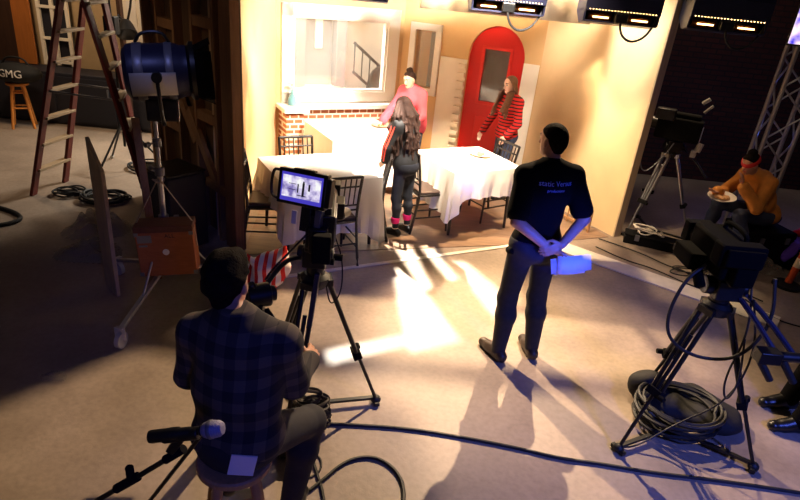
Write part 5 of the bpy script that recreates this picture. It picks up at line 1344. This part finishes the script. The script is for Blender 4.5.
sdf_obj('plaid_shirt', grow(g['T'], .020)+grow(g['UA'], .022)+[cutcone(p, .95, .018, .02, .004) for p in g['FA']]+[rcone(J['neck']-r*.045+u*.012, J['neck']+r*.045+u*.012, .05, .05, .02), elli(J['pelvis']-fw*.01, a(.195, .145, .12), g['tb'], .05), elli(J['pelvis']*.62+J['neck']*.38, a(.185, .145, .17), g['tb'], .06)], .008, 'plaid', R_, cuts=[(a(0, 0, .755), (0, 0, -1)), (J['neck']+UPZ*.065, nrm(a(-.0, -.1, 1)))], shake=crumple(.003, 26, 1))
trousers(R_, 'jeans', g, 'jean_dark', d=.012, top=(a(0, 0, .86), (0, 0, 1)))
shoes(R_, g, 'shoe')
mb = MB(); pq = V(J['pelvis'])+V((.06, -.163, -.015)); mb.box(pq, (.10, .006, .10), Matrix.Rotation(.25, 3, 'Z') @ Matrix.Rotation(.2, 3, 'Y')); mb.build('back_pocket_paper', 'paper', R_, smooth=False)

# ---- seated person in ochre
s = .93
fw, rt_ = face((-.88, -.42))
R_ = thing('person', 'person in ochre jacket and red headband sitting on a black case, eating from a plate', 'person', (4.0, 6.2, .42))
J = dict(pelvis=a(4.0, 6.20, .56), neck=a(3.66, 6.06, 1.03), head=a(3.53, 5.99, 1.15), hf=nrm(a(-.80, -.38, -.42)), hu=nrm(a(-.45, -.25, .85)), tf=fw,
         shL=a(3.76, 5.93, .97), shR=a(3.68, 6.22, .99), elL=a(3.66, 5.83, .73), elR=a(3.50, 6.25, .74), wrL=a(3.50, 5.93, .93), wrR=a(3.33, 6.05, .80),
         hipL=a(3.95, 6.10, .55), hipR=a(3.92, 6.28, .55), knL=a(3.57, 5.92, .60), knR=a(3.50, 6.26, .62), anL=a(3.52, 5.82, .20), anR=a(3.42, 6.20, .12), toeL=a(3.38, 5.76, .15), toeR=a(3.28, 6.14, .06))
J['anL'] = a(3.68, 5.76, .09); J['toeL'] = a(3.55, 5.70, .035); J['anR'] = a(3.48, 6.36, .09); J['toeR'] = a(3.36, 6.36, .035)
g = human(R_, J, s, 'skintan', dict(L=(a(-.2, .2, .9), a(-.6, .5, .2), a(-.3, -.2, .9)), R=(a(-.8, -.5, .1), UPZ, a(0, 1, .3))), h=.006); add_ft(g, J, s)
hc, hb = g['hc'], g['hb']; u, f, r = hb[:, 2], hb[:, 1], hb[:, 0]
sdf_obj('hair', [elli(hc+u*.030*s-f*.012*s, A_(.084, .102, .096)*s, hb, .02), elli(hc+u*.13*s-f*.03*s, A_(.05, .05, .04)*s, hb, .02), rcone(hc-f*.08*s, hc-f*.09*s-u*.08*s, .05*s, .04*s, .03)], .007, 'hairdark', R_, cuts=[(hc+u*.02*s, f*.7-u*.7)])
sdf_obj('headband', [elli(hc+u*.030*s-f*.010*s, A_(.090, .108, .098)*s, hb, .02)], .006, 'capred', R_, cuts=[(hc+u*.062*s, u*.97+f*.2), (hc+u*.010*s, -u*.97-f*.2)])
sdf_obj('jacket', grow(g['T'], .026)+grow(g['UA'], .028)+[cutcone(p, .93, .024, .02, .006) for p in g['FA']]+[rcone(J['neck']-r*.05, J['neck']+r*.05, .06, .06, .03)], .009, 'ochre', R_, shake=crumple(.005, 28, 4), cuts=[(a(0, 0, .49), (0, 0, -1))])
trousers(R_, 'jeans', g, 'jean_blue', d=.012, top=(a(3.95, 6.2, .62), (.3, .1, 1)))
shoes(R_, g, 'shoe', s)
pt = thing('paper_plate', 'pale round plate held on the lap of the person in ochre jacket', 'plate', (3.36, 5.99, .745))
mb = MB(); mb.lathe([(0, 0), (.09, 0), (.10, .006), (.14, .03), (.143, .034), (.10, .012), (0, .006)], (0, 0, 0), (-.10, -.12, 1), n=32); mb.build('dish', 'whitecable', pt, local=True)
mb = MB()
for k in range(6): mb.ell((.045*math.cos(k*1.1), .045*math.sin(k*1.1), .022), (.04, .035, .02), n=10)
mb.build('food', 'food', pt, local=True)

# ---- person cut by the right edge
fw, rt_ = face((-1, 0.05))
R_ = thing('person', 'person in dark trousers and black shoes seated at the right edge of the picture', 'person', (3.32, 3.27, .45))
J = dict(pelvis=a(3.34, 3.28, .57), neck=a(3.24, 3.28, 1.10), head=a(3.18, 3.28, 1.25), hf=nrm(a(-1, .1, -.1)), hu=UPZ, tf=fw,
         shL=a(3.25, 3.09, 1.03), shR=a(3.25, 3.47, 1.03), elL=a(3.17, 3.04, .76), elR=a(3.17, 3.52, .76), wrL=a(3.0, 3.15, .66), wrR=a(3.0, 3.42, .66),
         hipL=a(3.30, 3.18, .55), hipR=a(3.30, 3.38, .55), knL=a(2.92, 3.18, .56), knR=a(2.98, 3.44, .56), anL=a(2.83, 3.20, .09), anR=a(2.90, 3.46, .09), toeL=a(2.665, 3.195, .034), toeR=a(2.735, 3.45, .034))
g = human(R_, J, 1., 'skintan', dict(L=(a(-.9, .2, -.2), -UPZ, a(0, 1, 0)), R=(a(-.9, -.2, -.2), -UPZ, a(0, -1, 0))), h=.007); add_ft(g, J, 1.)
hc, hb = g['hc'], g['hb']
sdf_obj('hair', [elli(hc+UPZ*.03-hb[:, 1]*.01, A_(.081, .1, .094), hb, .02)], .007, 'hairdark', R_, cuts=[(hc+UPZ*.03, hb[:, 1]*.62-hb[:, 2]*.78)])
sdf_obj('sweatshirt', grow(g['T'], .02)+grow(g['UA'], .02)+[cutcone(p, .95, .018, .02, .004) for p in g['FA']], .009, 'tee', R_, cuts=[(a(0, 0, .53), (0, 0, -1))])
trousers(R_, 'trousers', g, 'tee', d=.014, top=(a(3.3, 3.2, .66), (.1, 0, 1)), cf=.024)
shoes(R_, g, 'shoe')
make_stool('stool', 'black stool at the right edge under the seated person in dark trousers', (3.36, 3.28, 0), .46, .17, 'black', .3)
# ------------------------------------------------------------------ light
def spot(name, loc, target, energy, color, size=60, blend=.3, radius=.1):
    l = bpy.data.lights.new(name, 'SPOT'); l.energy = energy; l.color = color; l.spot_size = math.radians(size); l.spot_blend = blend; l.shadow_soft_size = radius
    o = bpy.data.objects.new(name, l); COL.objects.link(o); o.location = loc
    o.rotation_euler = (V(target)-V(loc)).to_track_quat('-Z', 'Y').to_euler(); return o
def point(name, loc, energy, color, radius=.1):
    l = bpy.data.lights.new(name, 'POINT'); l.energy = energy; l.color = color; l.shadow_soft_size = radius
    o = bpy.data.objects.new(name, l); COL.objects.link(o); o.location = loc; return o
def area(name, loc, target, energy, color, size):
    l = bpy.data.lights.new(name, 'AREA'); l.energy = energy; l.color = color; l.size = size
    o = bpy.data.objects.new(name, l); COL.objects.link(o); o.location = loc
    o.rotation_euler = (V(target)-V(loc)).to_track_quat('-Z', 'Y').to_euler(); return o
WARM = (1., .72, .44); AMB = (1., .70, .42); PALE = (1., .92, .80); BLUE = (.10, .16, 1.)
# back light above the set: long shadow of the standing man toward the viewer
K1 = V((1.75, 7.05, 4.5))
spot('backlight', K1, (-.8, 4.15, 0), 2700, WARM, 88, 1., .03)
spot('backlight', (-.45, 6.1, 3.0), (1.15, 3.75, 0), 1450, WARM, 46, .8, .03)
# flag beside the backlight that cuts it off the left half of the hall
bd = thing('light_flag', 'black flag on the back light above the set, outside the picture', 'flag', (K1.x-.6, K1.y-.6, K1.z-.8))
fe0, fe1 = V((-1.46, 3.82, 0)), V((-2.54, 2.34, 0))
p = [K1+(fe0+(fe0-fe1)*.55-K1)*.2, K1+(fe1+(fe1-fe0)*1.5-K1)*.2]
off = (p[1]-p[0]).cross(fe0-K1).normalized()*.9
if off.dot(V((-.82, .58, 0))) < 0: off = -off
mb = MB(); n_ = (p[1]-p[0]).cross(off).normalized()*.008
mb.add([p[0], p[1], p[1]+off, p[0]+off, p[0]+n_, p[1]+n_, p[1]+off+n_, p[0]+off+n_], [(3, 2, 1, 0), (4, 5, 6, 7), (0, 1, 5, 4), (1, 2, 6, 5), (2, 3, 7, 6), (3, 0, 4, 7)]); mb.build('blade', 'blackmatte', bd, smooth=False)
mb = MB(); mb.cyl(p[0]+off*.5, p[0]+off*.5+Z*1.2, .01); mb.build('arm', 'black', bd)
# added hard lights and gobo plates, slots shaped to throw the floor patches
def inpoly(x, y, P):
    r = False; j = len(P)-1
    for i in range(len(P)):
        if (P[i][1] > y) != (P[j][1] > y) and x < (P[j][0]-P[i][0])*(y-P[i][1])/(P[j][1]-P[i][1])+P[i][0]: r = not r
        j = i
    return r
def gobo(label, G, polys, energy, size, gn=130, drop=.75, border=3.5):
    gz = G.z-drop; fr = drop/G.z
    px = [q[0] for P in polys for q in P]; py = [q[1] for P in polys for q in P]
    X0, X1, Y0, Y1 = min(px)-.05, max(px)+.05, min(py)-.05, max(py)+.05
    vs = []; fs = []; vid = {}
    def gv(i, j):
        if (i, j) not in vid:
            fx, fy = X0+(X1-X0)*i/gn, Y0+(Y1-Y0)*j/gn; vid[i, j] = len(vs); vs.append(G+(V((fx, fy, 0))-G)*fr)
        return vid[i, j]
    for i in range(gn):
        for j in range(gn):
            fx, fy = X0+(X1-X0)*(i+.5)/gn, Y0+(Y1-Y0)*(j+.5)/gn
            if not any(inpoly(fx, fy, P) for P in polys): fs.append((gv(i, j), gv(i+1, j), gv(i+1, j+1), gv(i, j+1)))
    e0, e1, f0, f1 = X0-border, X1+border, Y0-border, Y1+border
    for (ax0, ax1, ay0, ay1) in ((e0, X0, f0, f1), (X1, e1, f0, f1), (X0, X1, f0, Y0), (X0, X1, Y1, f1)):
        k = len(vs); vs += [G+(V((x_q, y_q, 0))-G)*fr for x_q, y_q in ((ax0, ay0), (ax1, ay0), (ax1, ay1), (ax0, ay1))]; fs.append((k, k+1, k+2, k+3))
    gb = thing('added_gobo', label, 'gobo', (G.x, G.y, gz))
    mb = MB(); mb.add(vs, fs); mb.build('plate', 'blackmatte', gb, smooth=False)
    c = G+(V((e0, (f0+f1)/2, 0))-G)*fr
    mb = MB(); mb.cyl(c, V((c.x, c.y, 4.6)), .01); mb.build('arm', 'black', gb)
    spot('added_gobo_lamp', G, ((X0+X1)/2, (Y0+Y1)/2, 0), energy, PALE, size, .05, .010)
gobo('added slotted black gobo plate under the lamp above the window wall, outside the picture', V((-1.4, 8.5, 4.3)),
     [[(-0.048, 5.006), (0.095, 5.103), (0.548, 3.894), (0.147, 3.674)], [(0.508, 5.310), (0.675, 5.371), (1.051, 4.684), (0.891, 4.241)], [(-0.472, 3.566), (0.164, 3.924), (0.182, 3.814), (-0.422, 3.438)], [(0.919, 6.755), (1.088, 6.701), (1.000, 6.546), (0.861, 6.639)]], 9000, 46)
gobo('small added slotted black gobo plate high over the window table, outside the picture', V((-1.0, 6.2, 4.2)),
     [[(-0.092, 5.631), (0.076, 5.725), (0.321, 4.722), (0.265, 4.653)], [(0.151, 5.771), (0.261, 5.825), (0.574, 4.975), (0.504, 4.898)], [(-0.445, 5.519), (-0.124, 5.624), (-0.103, 5.452), (-0.386, 5.360)]], 9000, 24, 90, .7, .8)
# front light on the set
spot('set_key', (.9, 4.6, 3.9), (-.7, 7.9, .9), 2700, PALE, 62, .5, .15)
spot('set_key', (.2, 4.9, 3.9), (1.3, 7.5, .6), 1500, WARM, 55, .5, .15)
spot('wall_wash', (1.40, 6.42, 3.3), (2.15, 7.0, 1.45), 420, PALE, 84, .8, .10)
spot('strip_fill', (2.7, 7.6, 4.2), (2.55, 5.75, 0), 420, WARM, 34, .6, .08)  # added spot that brightens the pale floor strip, no fixture behind it
spot('wall_wash', (-.4, 5.6, 3.6), (-1.7, 6.6, 1.0), 260, WARM, 60, .6, .12)
area('facade_light', (-1.6, 8.8, 3.2), (-1.7, 9.5, 1.2), 380, PALE, .8)
# unseen blue light behind the viewer; narrow spots added for man, lamp, operator
spot('blue_fill', (3.0, .2, 2.9), (1.85, 2.9, .2), 620, BLUE, 52, .6, .2)
spot('blue_fill', (1.9, 1.0, 1.5), (1.02, 3.75, 1.08), 800, (.02, .06, 1.), 13, .5, .1)
spot('blue_top', (-1.3, 1.9, 4.3), (-1.8, 4.1, 1.85), 90, (.32, .36, 1.), 11, .4, .1)  # added narrow spot that turns the drum lamp's top blue
spot('blue_fill', (.6, -.6, 2.6), (-.55, 1.95, .9), 90, (.04, .09, 1.), 34, .6, .2)
point('truss_blue', (4.6, 7.3, 1.2), 8, BLUE, .1)
# dim lights of the hall, plus fills added to lift dark parts
spot('store_light', (-5.0, 7.2, 4.0), (-5.0, 8.6, .6), 250, AMB, 120, .8, .2)
point('store_fill', (-4.6, 4.6, 3.9), 3, AMB, .3)  # added weak point that lifts the dark store side and flat
point('brick_fill', (4.2, 8.2, 3.6), 9, AMB, .2)  # added weak point so the brick wall is not black
spot('flat_fill', (-3.6, 4.4, 2.9), (-2.3, 5.9, 1.3), 20, AMB, 46, .7, .2)  # added spot that brings out the studs of the raw flat
spot('side_glow', (3.0, 4.4, 3.4), (3.9, 6.5, .6), 22, AMB, 50, .7, .1)
wd = bpy.data.worlds.new('world'); S.world = wd; wd.use_nodes = True
wd.node_tree.nodes['Background'].inputs['Color'].default_value = (.42, .34, .46, 1); wd.node_tree.nodes['Background'].inputs['Strength'].default_value = .045

# ------------------------------------------------------------------ camera
cd = bpy.data.cameras.new('camera'); co = bpy.data.objects.new('camera', cd); COL.objects.link(co); S.camera = co
th = math.atan(580/1236); ro = math.radians(5.8)
f = V((0, math.cos(th), -math.sin(th))); U0 = V((0, math.sin(th), math.cos(th))); R0 = V((1, 0, 0))
Rt = R0*math.cos(ro)+U0*math.sin(ro); Up = U0*math.cos(ro)-R0*math.sin(ro)
m4 = Matrix((Rt, Up, -f)).transposed().to_4x4(); m4.translation = V((0, 0, 2.57)); co.matrix_world = m4
cd.sensor_fit = 'HORIZONTAL'; cd.sensor_width = 36; cd.lens = 580/800*36; cd.clip_start = .05
S.view_settings.view_transform = 'Standard'; S.view_settings.look = 'None'; S.view_settings.exposure = 0; S.view_settings.gamma = 1; S.view_settings.use_curve_mapping = False
